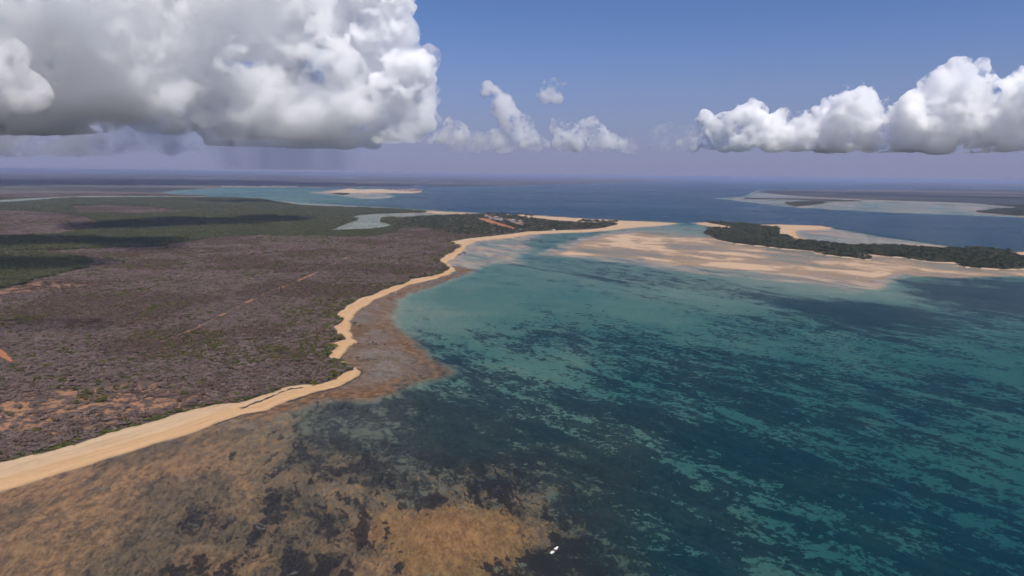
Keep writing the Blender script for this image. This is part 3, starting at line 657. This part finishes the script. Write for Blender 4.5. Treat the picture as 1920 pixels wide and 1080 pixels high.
# scatter positions over the ground, spacing grows with distance
def scatter(a0, a1, r0, r1, s0, kfar, seed):
    q = np.random.default_rng(seed); out = []
    r = r0
    while r < r1:
        s = max(s0, r * kfar); n = max(1, int((a1 - a0) * r / s))
        a = a0 + (np.arange(n) + q.uniform(0, 1, n)) * (a1 - a0) / n
        rr = r + q.uniform(-.5, .5, n) * s
        out.append(np.stack([rr * np.sin(a), rr * np.cos(a), np.full(n, s)], -1)); r += s
    return np.concatenate(out)
pts = scatter(R(-44), R(44), 480, 8500, 4.5, .0032, 5)
px_, py_, sp = pts[:, 0], pts[:, 1], pts[:, 2]
L = lookup(sd_land, px_, py_); keep = L > 1.0
px_, py_, sp, L = px_[keep], py_[keep], sp[keep], L[keep]
Gd = lookup(sd_green, px_, py_) + 50 * (fbm(px_ / 60, py_ / 60, 71) - .5); Bd = lookup(sd_bare, px_, py_); Od = lookup(ATT['sd_open'], px_, py_)
Isl = lookup(umax(['island', 'strip', 'fr1', 'fr2', 'fr3', 'fr4', 'portveg']), px_, py_); Hd = lookup(S['headland'], px_, py_); Pz = lookup(Z, px_, py_)
rr_ = np.hypot(px_, py_)
u = rng.uniform(0, 1, len(px_)); gap = fbm(px_ / 14, py_ / 14, 77, 3); patch = fbm(px_ / 90, py_ / 90, 79, 3)
keep = (Bd < -2.2 - sp * .3) & (gap < .70) & (u > .04)
keep &= ~((Od + 90 * (patch - .5) > 5) & (gap > .50)) & ~((Od > 0) & (u < .2))
Vd = lookup(S['village'], px_, py_)
keep &= ~((Vd > 0) & (u < .55))
keep &= ~((np.abs(L) < 3) & (u < .4)) & ~((Hd > 0) & (gap > .58) & (u < .6))
px_, py_, sp, L, Gd, Isl, Hd, Pz, rr_, patch, Od = [a[keep] for a in (px_, py_, sp, L, Gd, Isl, Hd, Pz, rr_, patch, Od)]
u = rng.uniform(0, 1, len(px_))
kind = np.where(Isl > -5, 2, np.where((Gd > 0) & (Hd < 0), 1, np.where((Hd > 0), 3, 0)))
bigb = rng.uniform(0, 1, len(sp)) ** 4
rad_ = np.where(kind == 0, sp * (rng.uniform(.46, .85, len(sp)) + .75 * bigb), sp * rng.uniform(.62, 1.0, len(sp)))
hgt = np.where(kind == 0, rng.uniform(1.8, 4.2, len(sp)) + 2.2 * bigb, np.where(kind == 1, rng.uniform(5.0, 9.5, len(sp)), np.where(kind == 2, rng.uniform(4, 9, len(sp)), rng.uniform(3, 8, len(sp)))))
hgt = np.where((kind == 1) & (rr_ < 1600), hgt * .6, hgt)

def stuff_points(name, sel, index, sources, label):
    m = np.where(sel)[0]
    me = bpy.data.meshes.new(name); me.vertices.add(len(m))
    c = np.stack([px_[m], py_[m], Pz[m] - .1], -1).astype(np.float32); me.vertices.foreach_set('co', c.ravel())
    sc = np.stack([rad_[m] * rng.uniform(.85, 1.2, len(m)), rad_[m], hgt[m] / .8], -1).astype(np.float32)
    a = me.attributes.new('scl', 'FLOAT_VECTOR', 'POINT'); a.data.foreach_set('vector', sc.ravel())
    a = me.attributes.new('rot', 'FLOAT', 'POINT'); a.data.foreach_set('value', rng.uniform(0, 6.283, len(m)).astype(np.float32))
    a = me.attributes.new('pick', 'INT', 'POINT'); a.data.foreach_set('value', index[m].astype(np.int32))
    o = link(bpy.data.objects.new(name, me)); o['kind'] = 'stuff'; o['label'] = label; o['category'] = 'vegetation'
    ng = bpy.data.node_groups.new(name + '_scatter', 'GeometryNodeTree')
    ng.interface.new_socket('Geometry', in_out='INPUT', socket_type='NodeSocketGeometry'); ng.interface.new_socket('Geometry', in_out='OUTPUT', socket_type='NodeSocketGeometry')
    N = ng.nodes; K = ng.links
    gi = N.new('NodeGroupInput'); go = N.new('NodeGroupOutput'); iop = N.new('GeometryNodeInstanceOnPoints'); join = N.new('GeometryNodeJoinGeometry')
    for s in reversed(sources):
        ob = N.new('GeometryNodeObjectInfo'); ob.transform_space = 'ORIGINAL'; ob.inputs['Object'].default_value = s; ob.inputs['As Instance'].default_value = True
        K.new(ob.outputs['Geometry'], join.inputs[0])
    def at(nm, t):
        q = N.new('GeometryNodeInputNamedAttribute'); q.data_type = t; q.inputs['Name'].default_value = nm; return q.outputs['Attribute']
    K.new(gi.outputs[0], iop.inputs['Points']); K.new(join.outputs[0], iop.inputs['Instance']); iop.inputs['Pick Instance'].default_value = True
    K.new(at('pick', 'INT'), iop.inputs['Instance Index']); K.new(at('scl', 'FLOAT_VECTOR'), iop.inputs['Scale'])
    cx = N.new('ShaderNodeCombineXYZ'); K.new(at('rot', 'FLOAT'), cx.inputs['Z']); K.new(cx.outputs[0], iop.inputs['Rotation'])
    K.new(iop.outputs[0], go.inputs[0])
    md = o.modifiers.new('scatter', 'NODES'); md.node_group = ng
    return o
def plant(name, me, x, y, z, sc, label, cat, group):
    o = link(bpy.data.objects.new(name, me)); o.location = (x, y, z - .1); o.scale = sc; o.rotation_euler.z = random.uniform(0, 6.28)
    return tag(o, label, cat, group)

# the shrubs nearest the camera, one by one
pxl = None
def to_px(x, y, z):
    d = np.stack([x, y, z - CAM_H], -1) @ CMn
    return 960 + FPX * d[:, 0] / -d[:, 2], 540 - FPX * d[:, 1] / -d[:, 2]
sx_, sy_ = to_px(px_, py_, Pz)
infr = (sx_ > 5) & (sx_ < 1915) & (sy_ < 1075)
oliv = (u < .07 + .34 * sstep(.54, .66, patch)) & (kind == 0)
drysel = np.where((kind == 0) & infr & ~oliv)[0]
drysel = drysel[np.argsort(-(rad_[drysel] / rr_[drysel]))][:290]
olsel = np.where((kind == 0) & infr & oliv)[0]
olsel = olsel[np.argsort(-(rad_[olsel] / rr_[olsel]))][:110]
single = np.zeros(len(px_), bool); single[drysel] = True; single[olsel] = True
for n, i in enumerate(drysel):
    lab = 'grey leafless shrub standing on the open orange soil behind the beach' if Od[i] > 0 else 'grey leafless shrub in the dense brush nearest the straight sandy beach'
    plant('dry_shrub', DRY[n % 4], px_[i], py_[i], Pz[i], (rad_[i], rad_[i] * random.uniform(.8, 1.2), hgt[i] / .8), lab, 'shrub', 'dry shrubs on open soil' if Od[i] > 0 else 'dry shrubs in the near brush')
for n, i in enumerate(olsel):
    plant('olive_shrub', OLIVE[n % 2], px_[i], py_[i], Pz[i], (rad_[i], rad_[i] * random.uniform(.8, 1.2), hgt[i] / .8), 'olive-leaved shrub scattered among the grey leafless brush near the beach', 'shrub', 'olive shrubs in the near brush')
# salt bush and evergreen shrubs along the seaward edge, following the coast line
ci = 0; first_green = []
cl_ = poly(VEG_COAST[1:44])
for i in range(len(cl_) - 1):
    a, b = cl_[i], cl_[i + 1]; ln = np.linalg.norm(b - a); d = (b - a) / ln; nrm = np.array([-d[1], d[0]])
    r0 = np.hypot(*a); big = i > 10
    t = 0.0
    while t < ln and ci < 280:
        p = a + d * t + nrm * random.uniform(-1.0, 8 if not big else 11)
        rad0 = random.uniform(2.0, 4.0) if not big else random.uniform(2.6, 6.2); rad0 *= 1 if r0 < 1400 else 1.4
        if random.random() < (.80 if not big else .72):
            lab = ('low green salt bush in the strip edging the straight sandy beach', 'low green bushes along the straight beach') if i <= 8 else (('dark green shrub on the sandy shore of the small coves', 'green shrubs round the coves') if i < 29 else ('dark green shrub edging the far curved beach', 'green shrubs along the far curve of beach'))
            o = plant('salt_bush' if i <= 8 else 'evergreen_shrub', GREEN[ci % 3], p[0], p[1], gz(p[0], p[1]), (rad0 * 1.3, rad0, rad0 * (1.0 if big else .75)), lab[0], 'bush' if i <= 8 else 'shrub', lab[1])
            o['group'] = lab[1]; ci += 1
            if len(first_green) < 3: first_green.append(o)
        t += random.uniform(1.6, 3.6) if not big else random.uniform(4, 12) * (1 if r0 < 1400 else 1.6)

# mangrove trees out on the flat: trunk, stilt roots and crown
def tube(pts_, rs, n=6):
    V = []; F = []
    for (p, r_) in zip(pts_, rs):
        for q in range(n): a = q * 2 * math.pi / n; V.append((p[0] + r_ * math.cos(a), p[1] + r_ * math.sin(a), p[2]))
    for s in range(len(pts_) - 1):
        for q in range(n): F.append((s * n + q, s * n + (q + 1) % n, (s + 1) * n + (q + 1) % n, (s + 1) * n + q))
    F.append(tuple(range((len(pts_) - 1) * n, len(pts_) * n)))
    return V, F
def tree(name, x, y, rad0, h, crown, label, group=None, cat='tree', spread=1.0, stilt=True):
    z = gz(x, y)
    e = bpy.data.objects.new(name, None); link(e); e.location = (x, y, z); tag(e, label, cat, group); e.empty_display_size = .5
    V, F = tube([(0, 0, -.3), (.05 * h, 0, h * .35), (.02 * h, .04 * h, h * .8)], [.05 * h, .035 * h, .015 * h])
    if stilt:
        for i in range(6):
            a = i * 1.05; v2, f2 = tube([(math.cos(a) * .16 * h, math.sin(a) * .16 * h, -.3), (math.cos(a) * .1 * h, math.sin(a) * .1 * h, .16 * h), (0, 0, .3 * h)], [.014 * h] * 3, 4)
            o0 = len(V); V += v2; F += [tuple(j + o0 for j in f) for f in f2]
    mesh_obj('trunk', V, F, M_BARK, e)
    c = link(bpy.data.objects.new('crown', crown), e); c.location = (0, 0, h * .18); c.scale = (rad0 * spread, rad0, h * .85); c.rotation_euler.z = random.uniform(0, 6.28)
    return e
for px, py, r0, h, lab in [(664.5, 610, 5.2, 6.0, 'largest dark green mangrove standing on the wet flat by the cove'), (674.5, 613.5, 4.0, 4.0, 'lower mangrove touching the largest one on its right'),
        (663, 646.5, 1.8, 2.4, 'leftmost small mangrove of the row on the flat, by the beach'), (671.7, 647, 1.9, 3.0, 'second small mangrove from the beach in the row on the flat'), (687.5, 643, 1.8, 4.0, 'slim mangrove at the left end of the clump on the flat'),
        (691, 647, 2.4, 2.6, 'low mangrove at the foot of the slim one on the flat'), (700, 646, 2.6, 4.8, 'tallest mangrove in the middle of the row on the flat'), (705.5, 647, 2.0, 3.6, 'mangrove just right of the tallest one in the row'),
        (711.7, 647.6, 1.7, 1.8, 'lowest mangrove in the row, between the tall clump and the end tree'), (721.7, 648, 1.9, 3.0, 'rightmost mangrove of the row on the flat'),
        (861, 479, 7, 6.0, 'left mangrove of the pair off the sandy hook below the headland'), (871, 476, 7, 7.0, 'right mangrove of the pair off the sandy hook below the headland'), (891.5, 471, 4, 4, 'lone small mangrove on the pale tidal flat under the headland')]:
    g = G(px, py); tree('mangrove_tree', g[0], g[1], r0, h, MANG[int(px) % 3], lab, 'mangroves out on the tidal flat')
# casuarinas along the headland skyline
CASU = [foliage_mesh('casuarina_crown', 90 + i, 150, M_CASU, h=1.0, under=.12, size=(.12, .24), stems=1, lobes=7, lean=1.5) for i in range(2)]
for i in range(34):
    if i < 12: px, py, lab, grp = 912 + i * 5.5 + random.uniform(-2, 2), 404.6 + i * .32 + random.uniform(-.6, .8), 'tall dark tree on the wooded rise at the root of the headland', 'tall trees on the headland rise'
    elif i < 16: px, py, lab, grp = 986 + (i - 12) * 4 + random.uniform(-1, 1), 408.6 + (i - 12) * .3, 'dark casuarina standing against the outer sand of the headland', 'casuarinas by the outer sand'
    else: px, py, lab, grp = 1085 + (i - 16) * 4.1 + random.uniform(-1.5, 1.5), 421.2 + random.uniform(-.5, 2.2), 'dark casuarina in the grove at the tip of the headland', 'casuarinas at the headland tip'
    g = G(px, py); tree('casuarina_tree', g[0], g[1], random.uniform(8, 12), random.uniform(17, 26), CASU[i % 2], lab, grp, stilt=False)

dry_src = [o for o in col.objects if o.name.startswith('dry_shrub')][:4]; ol_src = [o for o in col.objects if o.name.startswith('olive_shrub')][:2]
tone = fbm(px_ / 160, py_ / 160, 83, 4); pick_dry = np.where(oliv, 4 + (np.arange(len(px_)) % 2), np.where(rng.uniform(0, 1, len(px_)) < sstep(.40, .60, tone), 2, 0) + np.arange(len(px_)) % 2)
stuff_points('dry_scrub', (kind == 0) & ~single, pick_dry, dry_src + ol_src, 'grey leafless brush covering the mainland')
crowns = [o for o in col.objects if o.name.startswith('crown')]
mg = []
for m_ in MANG: mg.append(next(o for o in crowns if o.data == m_))
cs = [next(o for o in crowns if o.data == m_) for m_ in CASU]
pick_m = np.arange(len(px_)) % 3
stuff_points('mangrove_wood', kind == 1, pick_m, mg, 'dark green mangrove wood round the lagoon')
Isz = fbm(px_ / 40, py_ / 40, 87, 3)
hgt = np.where(kind == 2, hgt * (.35 + 1.3 * Isz), hgt)
pick_i = np.where(u < .30, 3 + (np.arange(len(px_)) % 2), pick_m)
pick_i = np.where(u > .72, 5 + (np.arange(len(px_)) % 2), pick_i)
stuff_points('island_wood', (kind == 2) & (Isz > .30), pick_i, mg + cs + ol_src, 'dark green wood on the low islands')
pick_h = np.where(u < .40, 3 + (np.arange(len(px_)) % 2), np.where(u < .62, pick_m, 5 + (np.arange(len(px_)) % 4)))
stuff_points('headland_wood', kind == 3, pick_h, mg + cs + dry_src, 'mixed green and grey thicket on the headland')
print('PLANTS', len(px_), [(kind == i).sum() for i in range(4)], 'green', ci)

# ------------------------------------------------------------------ built things
def flat_mat(name, c, rough=.7, var=.15, scale=.3):
    k = NT(name); n = k.noise(scale, 4)
    return k.principled(k.mix(n, tuple(x * (1 - var) for x in c), tuple(min(1, x * (1 + var)) for x in c)), rough, .3)
M_WHITE = flat_mat('white_paint', (.46, .43, .39)); M_BROWNW = flat_mat('weathered_wood', (.16, .10, .065)); M_PLASTER = flat_mat('lime_plaster', (.55, .50, .44))
M_CRANE = flat_mat('blue_crane_paint', (.030, .085, .26)); M_RUST = flat_mat('rusty_tin', (.30, .15, .10)); M_THATCH = flat_mat('palm_thatch', (.24, .18, .14)); M_TIN = flat_mat('grey_tin', (.30, .28, .27))
M_DARK = flat_mat('dark_rock', (.055, .045, .042), .95, .4, .6); M_CONC = flat_mat('quay_concrete', (.38, .36, .34))
BOXF = [(0, 3, 2, 1), (4, 5, 6, 7), (0, 1, 5, 4), (1, 2, 6, 5), (2, 3, 7, 6), (3, 0, 4, 7)]
class MB:
    def __init__(s): s.V = []; s.F = []
    def box(s, c, d):
        o = len(s.V); x, y, z = c; a, b, h = d[0] / 2, d[1] / 2, d[2] / 2
        s.V += [(x + i * a, y + j * b, z + q * h) for q in (-1, 1) for i, j in ((-1, -1), (1, -1), (1, 1), (-1, 1))]
        s.F += [tuple(o + i for i in f) for f in BOXF]; return s
    def bar(s, p, q, w):
        p = Vector(p); q = Vector(q); d = (q - p).normalized(); u = d.orthogonal().normalized(); v = d.cross(u); o = len(s.V); w = w / 2
        for e in (p, q): s.V += [tuple(e + u * w * i + v * w * j) for i, j in ((-1, -1), (1, -1), (1, 1), (-1, 1))]
        s.F += [tuple(o + i for i in f) for f in BOXF]; return s
    def gable(s, l, w, z0, h, over=.6):
        o = len(s.V); a, b = l / 2 + over, w / 2 + over
        s.V += [(-a, -b, z0), (a, -b, z0), (a, b, z0), (-a, b, z0), (-a, 0, z0 + h), (a, 0, z0 + h)]
        s.F += [tuple(o + i for i in f) for f in ((0, 1, 5, 4), (2, 3, 4, 5), (0, 4, 3), (1, 2, 5), (3, 2, 1, 0))]; return s
    def mesh(s, name, mat):
        me = bpy.data.meshes.new(name); me.from_pydata(s.V, [], s.F); me.update(); me.materials.append(mat); return me
def child(name, me, parent, loc=(0, 0, 0)):
    o = link(bpy.data.objects.new(name, me), parent); o.location = loc; return o
def root(name, x, y, z, rz, label, cat, group=None):
    e = bpy.data.objects.new(name, None); link(e); e.location = (x, y, z); e.rotation_euler.z = rz; return tag(e, label, cat, group)

# houses of the headland village and the lodges
WALLM = MB().box((0, 0, 1.6), (11, 7.5, 3.4)).mesh('wall', M_PLASTER); WALLW = MB().box((0, 0, 1.9), (12, 8, 4.0)).mesh('wall', M_WHITE)
ROOFS = {k: MB().gable(11, 7.5, 3.3, 2.6).mesh('roof', m) for k, m in (('rust', M_RUST), ('thatch', M_THATCH), ('tin', M_TIN))}
ROOFW = MB().gable(12, 8, 3.9, 1.6).mesh('roof', M_WHITE)
DOORM = MB().box((0, -3.80, 1.1), (1.2, .12, 2.2)).mesh('door', M_BROWNW)
def house(px, py, roof, label, group=None, white=False, s=1.0):
    g = G(px, py, 4); e = root('house', g[0], g[1], gz(*g) - .1, random.uniform(-.6, .6), label, 'house', group); e.scale = (s, s, s)
    child('wall', WALLW if white else WALLM, e); child('roof', ROOFW if white else ROOFS[roof], e)
    if not white: child('door', DOORM, e)
vr = random.Random(4)
for i in range(34):
    t = vr.random(); px = 916 + 66 * t + vr.uniform(-5, 5); py = 409.5 + 12 * t + vr.uniform(-4.2, 2.2)
    rf = vr.choice(['rust', 'thatch', 'thatch', 'tin'])
    house(px, py, rf, {'rust': 'small house with a rusty red tin roof in the headland village', 'thatch': 'small brown thatched house in the headland village', 'tin': 'small house with a pale grey tin roof in the headland village'}[rf], 'village houses with ' + rf + ' roofs', s=vr.uniform(1.2, 1.9))
for px, py, lab, s in [(881.5, 402.4, 'lone white house at the lagoon shore left of the village', 1.7), (930, 407.6, 'white house among trees above the airstrip', 1.8), (1014.5, 425, 'white house in the thicket towards the headland tip', 1.5),
        (937, 436.6, 'white house between the airstrip end and the beach', 1.6), (783.5, 420, 'white house alone in the thicket south of the lagoon', 1.8), (843, 413, 'white house in the thicket between lagoon and airstrip', 1.6), (976.5, 431.4, 'cream lodge right behind the beach beyond the airstrip', 1.6),
        (1038, 431.4, 'cream lodge furthest along the beach towards the tip', 1.5), (733, 394.5, 'white house on the mangrove spit beyond the lagoon', 1.6)]:
    house(px, py, 'tin', lab, white=True, s=s * .7)
# buildings of the far town across the bay
tr_ = random.Random(9)
for i in range(22):
    px = 417 + i * 6.6 + tr_.uniform(-2, 2); g = G(px, 350.6 + tr_.uniform(-.5, .3)); L_ = tr_.uniform(25, 70); h = tr_.uniform(6, 14)
    e = root('town_building', g[0], g[1], max(gz(*g), 0) - .2, tr_.uniform(-.3, .3), 'pale block in the row of the far town across the bay', 'building', 'far town buildings across the bay')
    child('wall', MB().box((0, 0, h / 2), (L_, 18, h)).mesh('wall', M_WHITE), e); child('roof', MB().box((0, 0, h + .5), (L_ + 1.5, 19.5, 1.0)).mesh('roof', M_CONC), e)
# harbour on the spit: quay cranes, container stacks, sheds
def crane(px, py, label, rz):
    g = G(px, py); e = root('quay_crane', g[0], g[1], gz(*g), rz, label, 'crane', 'blue quay cranes at the end of the harbour spit'); e.scale = (1.3, 1.3, 1.15)
    for sx in (-9, 9):
        for sy in (-14, 14): child('leg', MB().bar((sx, sy, 0), (sx, sy, 46), 4.2).mesh('leg', M_CRANE), e)
    child('portal_beam', MB().bar((-9, -14, 18), (9, -14, 18), 2.6).bar((-9, 14, 18), (9, 14, 18), 2.6).bar((-9, -14, 30), (-9, 14, 30), 2.4).bar((9, -14, 30), (9, 14, 30), 2.4).bar((-9, -14, 18), (-9, 14, 44), 1.6).bar((9, -14, 18), (9, 14, 44), 1.6).mesh('portal_beam', M_CRANE), e)
    child('girder', MB().box((-3.5, 0, 48), (2.2, 66, 4)).box((3.5, 0, 48), (2.2, 66, 4)).mesh('girder', M_CRANE), e)
    child('boom', MB().bar((-3, 33, 48), (-3, 62, 92), 4.2).bar((3, 33, 48), (3, 62, 92), 4.2).mesh('boom', M_CRANE), e)
    child('mast', MB().bar((-8, 12, 46), (0, 12, 80), 2.4).bar((8, 12, 46), (0, 12, 80), 2.4).bar((0, 12, 80), (0, 60, 90), 1.2).bar((0, 12, 80), (0, -30, 50), 1.2).mesh('mast', M_CRANE), e)
    child('machinery_house', MB().box((0, -22, 53), (8, 14, 7)).mesh('machinery_house', M_WHITE), e)
crane(781.5, 356.6, 'leftmost blue crane on the harbour spit', -1.1); crane(786, 357.0, 'middle blue crane on the harbour spit', -1.1); crane(790.5, 357.4, 'rightmost blue crane on the harbour spit', -1.1)
BOXCOL = [flat_mat('container_' + n, c) for n, c in (('red', (.22, .05, .04)), ('orange', (.28, .10, .04)), ('blue', (.04, .08, .20)), ('white', (.50, .50, .48)), ('brown', (.12, .06, .05)))]
def container_mesh(m):
    b = MB().box((0, 0, 1.3), (12.1, 2.3, 2.5))
    for i in range(9): b.box((-5.4 + i * 1.35, 0, 1.3), (.3, 2.44, 2.42))
    b.box((-6.0, 0, 1.3), (.25, 2.46, 2.6)).box((6.0, 0, 1.3), (.25, 2.46, 2.6))
    return b.mesh('container', m)
CONT = [container_mesh(m) for m in BOXCOL]; cr = random.Random(3)
for i in range(110):
    t = cr.random() ** .6; px = 737 + 54 * t; py = 356.8 + cr.uniform(-.6, 3.6) * (.55 + .45 * t)
    g = G(px, py); 
    if float(lookup(S['port'], np.array([g[0]]), np.array([g[1]]))[0]) < 12: continue
    top = cr.randrange(5); cn = ('red', 'orange', 'blue', 'white', 'brown')[top]
    e = root('container_stack', g[0], g[1], gz(*g), -.05 + cr.choice([0, 1.57]), 'stack of shipping containers with a %s one on top on the harbour spit' % cn, 'container stack', 'container stacks topped by a %s one' % cn)
    nk = cr.randint(3, 5)
    for k in range(nk):
        for w_ in range(4): child('container', CONT[top] if k == nk - 1 else cr.choice(CONT), e, (0, (w_ - 1.5) * 2.75, k * 2.65))
for px, py, L_, lab in [(678, 357.8, 110, 'long white shed at the left part of the harbour spit'), (697, 356.6, 50, 'smaller white shed right of the long one on the harbour spit'), (706, 357.2, 34, 'smallest white shed near the middle of the harbour spit')]:
    g = G(px, py); e = root('harbour_shed', g[0], g[1], gz(*g) - .1, .02, lab, 'shed')
    child('wall', MB().box((0, 0, 5), (L_, 30, 10)).mesh('wall', M_WHITE), e); child('roof', MB().gable(L_, 30, 10, 5, 1).mesh('roof', M_WHITE), e)

# small boat in the shallows near the bottom edge
ga, gb = G(1031.5, 1040.5), G(1047.5, 1024.5); bd = gb - ga; bl = np.linalg.norm(bd); bc = (ga + gb) / 2
M_HULLW = flat_mat('boat_white', (.74, .74, .72)); bl *= .85
be = root('boat', bc[0], bc[1], 0, math.atan2(bd[1], bd[0]), 'small boat with white bow and stern on the brown shallows at the bottom edge', 'boat')
st = [(-.5, .10, .55), (-.42, .125, .45), (-.2, .15, .40), (.1, .15, .40), (.3, .11, .46), (.44, .05, .58), (.5, .006, .68)]
V = []; F = []
for (t, w, h) in st:
    x = t * bl; w = w * bl * .75
    V += [(x, -w, h), (x, -w * .75, -.02), (x, 0, -.16), (x, w * .75, -.02), (x, w, h), (x, w * .82, h), (x, w * .6, .10), (x, -w * .6, .10), (x, -w * .82, h)]
for i in range(len(st) - 1):
    for q in range(9): F.append((i * 9 + q, i * 9 + (q + 1) % 9, i * 9 + 9 + (q + 1) % 9, i * 9 + 9 + q))
F += [tuple(range(9))[::-1], tuple(range((len(st) - 1) * 9, len(st) * 9))]
mesh_obj('hull', V, F, M_BROWNW, be)
def deck(name, t0, t1, n, mat, zo):
    V = []; F = []
    for i in range(n + 1):
        t = t0 + (t1 - t0) * i / n; w = np.interp(t, [s[0] for s in st], [s[1] for s in st]) * bl * .735; h = np.interp(t, [s[0] for s in st], [s[2] for s in st])
        V += [(t * bl, -w, h + zo), (t * bl, w, h + zo), (t * bl, 0, h + zo + .12)]
    for i in range(n): F += [(i * 3, i * 3 + 3, i * 3 + 5, i * 3 + 2), (i * 3 + 2, i * 3 + 5, i * 3 + 4, i * 3 + 1)]
    return mesh_obj(name, V, F, mat, be)
deck('foredeck', .10, .495, 6, M_HULLW, .02); deck('stern_deck', -.5, -.16, 4, M_HULLW, .02)
mesh_obj('thwart', *(lambda b: (b.V, b.F))(MB().box((-.06 * bl, 0, .3), (.3, .21 * bl, .06)).box((.04 * bl, 0, .3), (.3, .21 * bl, .06))), M_BROWNW, be)
mesh_obj('outboard_motor', *(lambda b: (b.V, b.F))(MB().box((-.525 * bl, 0, .75), (.35, .35, .5)).box((-.53 * bl, 0, .2), (.14, .12, .9))), M_DARK, be)

# undercut rock ledge at the water's edge of the point
def ledge(name, line, w, h, label):
    pl = [G(*p) for p in line]; V = []; F = []; n = 0; q = random.Random(len(line))
    for i in range(len(pl) - 1):
        m = max(2, int(np.linalg.norm(pl[i + 1] - pl[i]) / 3.5)); d = (pl[i + 1] - pl[i]); d = d / np.linalg.norm(d); nr = np.array([-d[1], d[0]])
        for j in range(m):
            p = pl[i] + (pl[i + 1] - pl[i]) * j / m; a = p + nr * q.uniform(-1.2, 1.2); ww = w * q.uniform(.5, 1.3); hh = h * q.uniform(.5, 1.2)
            V += [(*(a - nr * ww), -.5), (*(a - nr * ww * q.uniform(.6, 1.0)), hh * .8), (*(a + nr * ww * .3), hh), (*(a + nr * ww), hh * .7), (*(a + nr * ww), -.5)]; n += 1
    for i in range(n - 1):
        for k in range(4): F.append((i * 5 + k, i * 5 + 5 + k, i * 5 + 6 + k, i * 5 + 1 + k))
    o = mesh_obj(name, V, F, M_DARK); return tag(o, label, 'rock')
ledge('rock_ledge', [(540, 754), (583, 739.5), (633, 727), (660, 714), (673, 706), (679, 697.5), (668, 690)], 1.2, 1.0, 'thin dark rock ledge along the waterline of the sandy point')
ledge('rock_ledge', [(452, 768), (470, 761), (495, 752), (520, 741), (540, 733), (575, 728)], 1.6, 2.4, 'dark eroded bank at the back of the beach before the point')
ledge('rock_ledge', [(400, 797), (430, 787), (460, 777), (485, 772)], 1.0, .5, 'low dark rocks at the tide line where the straight beach ends')
# stones round a pale pool on the reef flat
q = random.Random(8)
for i in range(16):
    px, py = q.uniform(668, 705), q.uniform(668, 678); g = G(px, py); s = q.uniform(1.0, 2.6)
    v = ICO_V * np.array([s, s * q.uniform(.5, .9), s * .45]) * (1 + .25 * (fbm(ICO_V[:, 0] * 2 + i, ICO_V[:, 1] * 2 + ICO_V[:, 2], i) - .5)[:, None]) + np.array([g[0], g[1], .05])
    tag(mesh_obj('boulder', v, ICO_F.tolist(), M_DARK), 'dark boulder in the cluster on the reef flat below the mangrove row', 'rock', 'boulders on the reef flat')
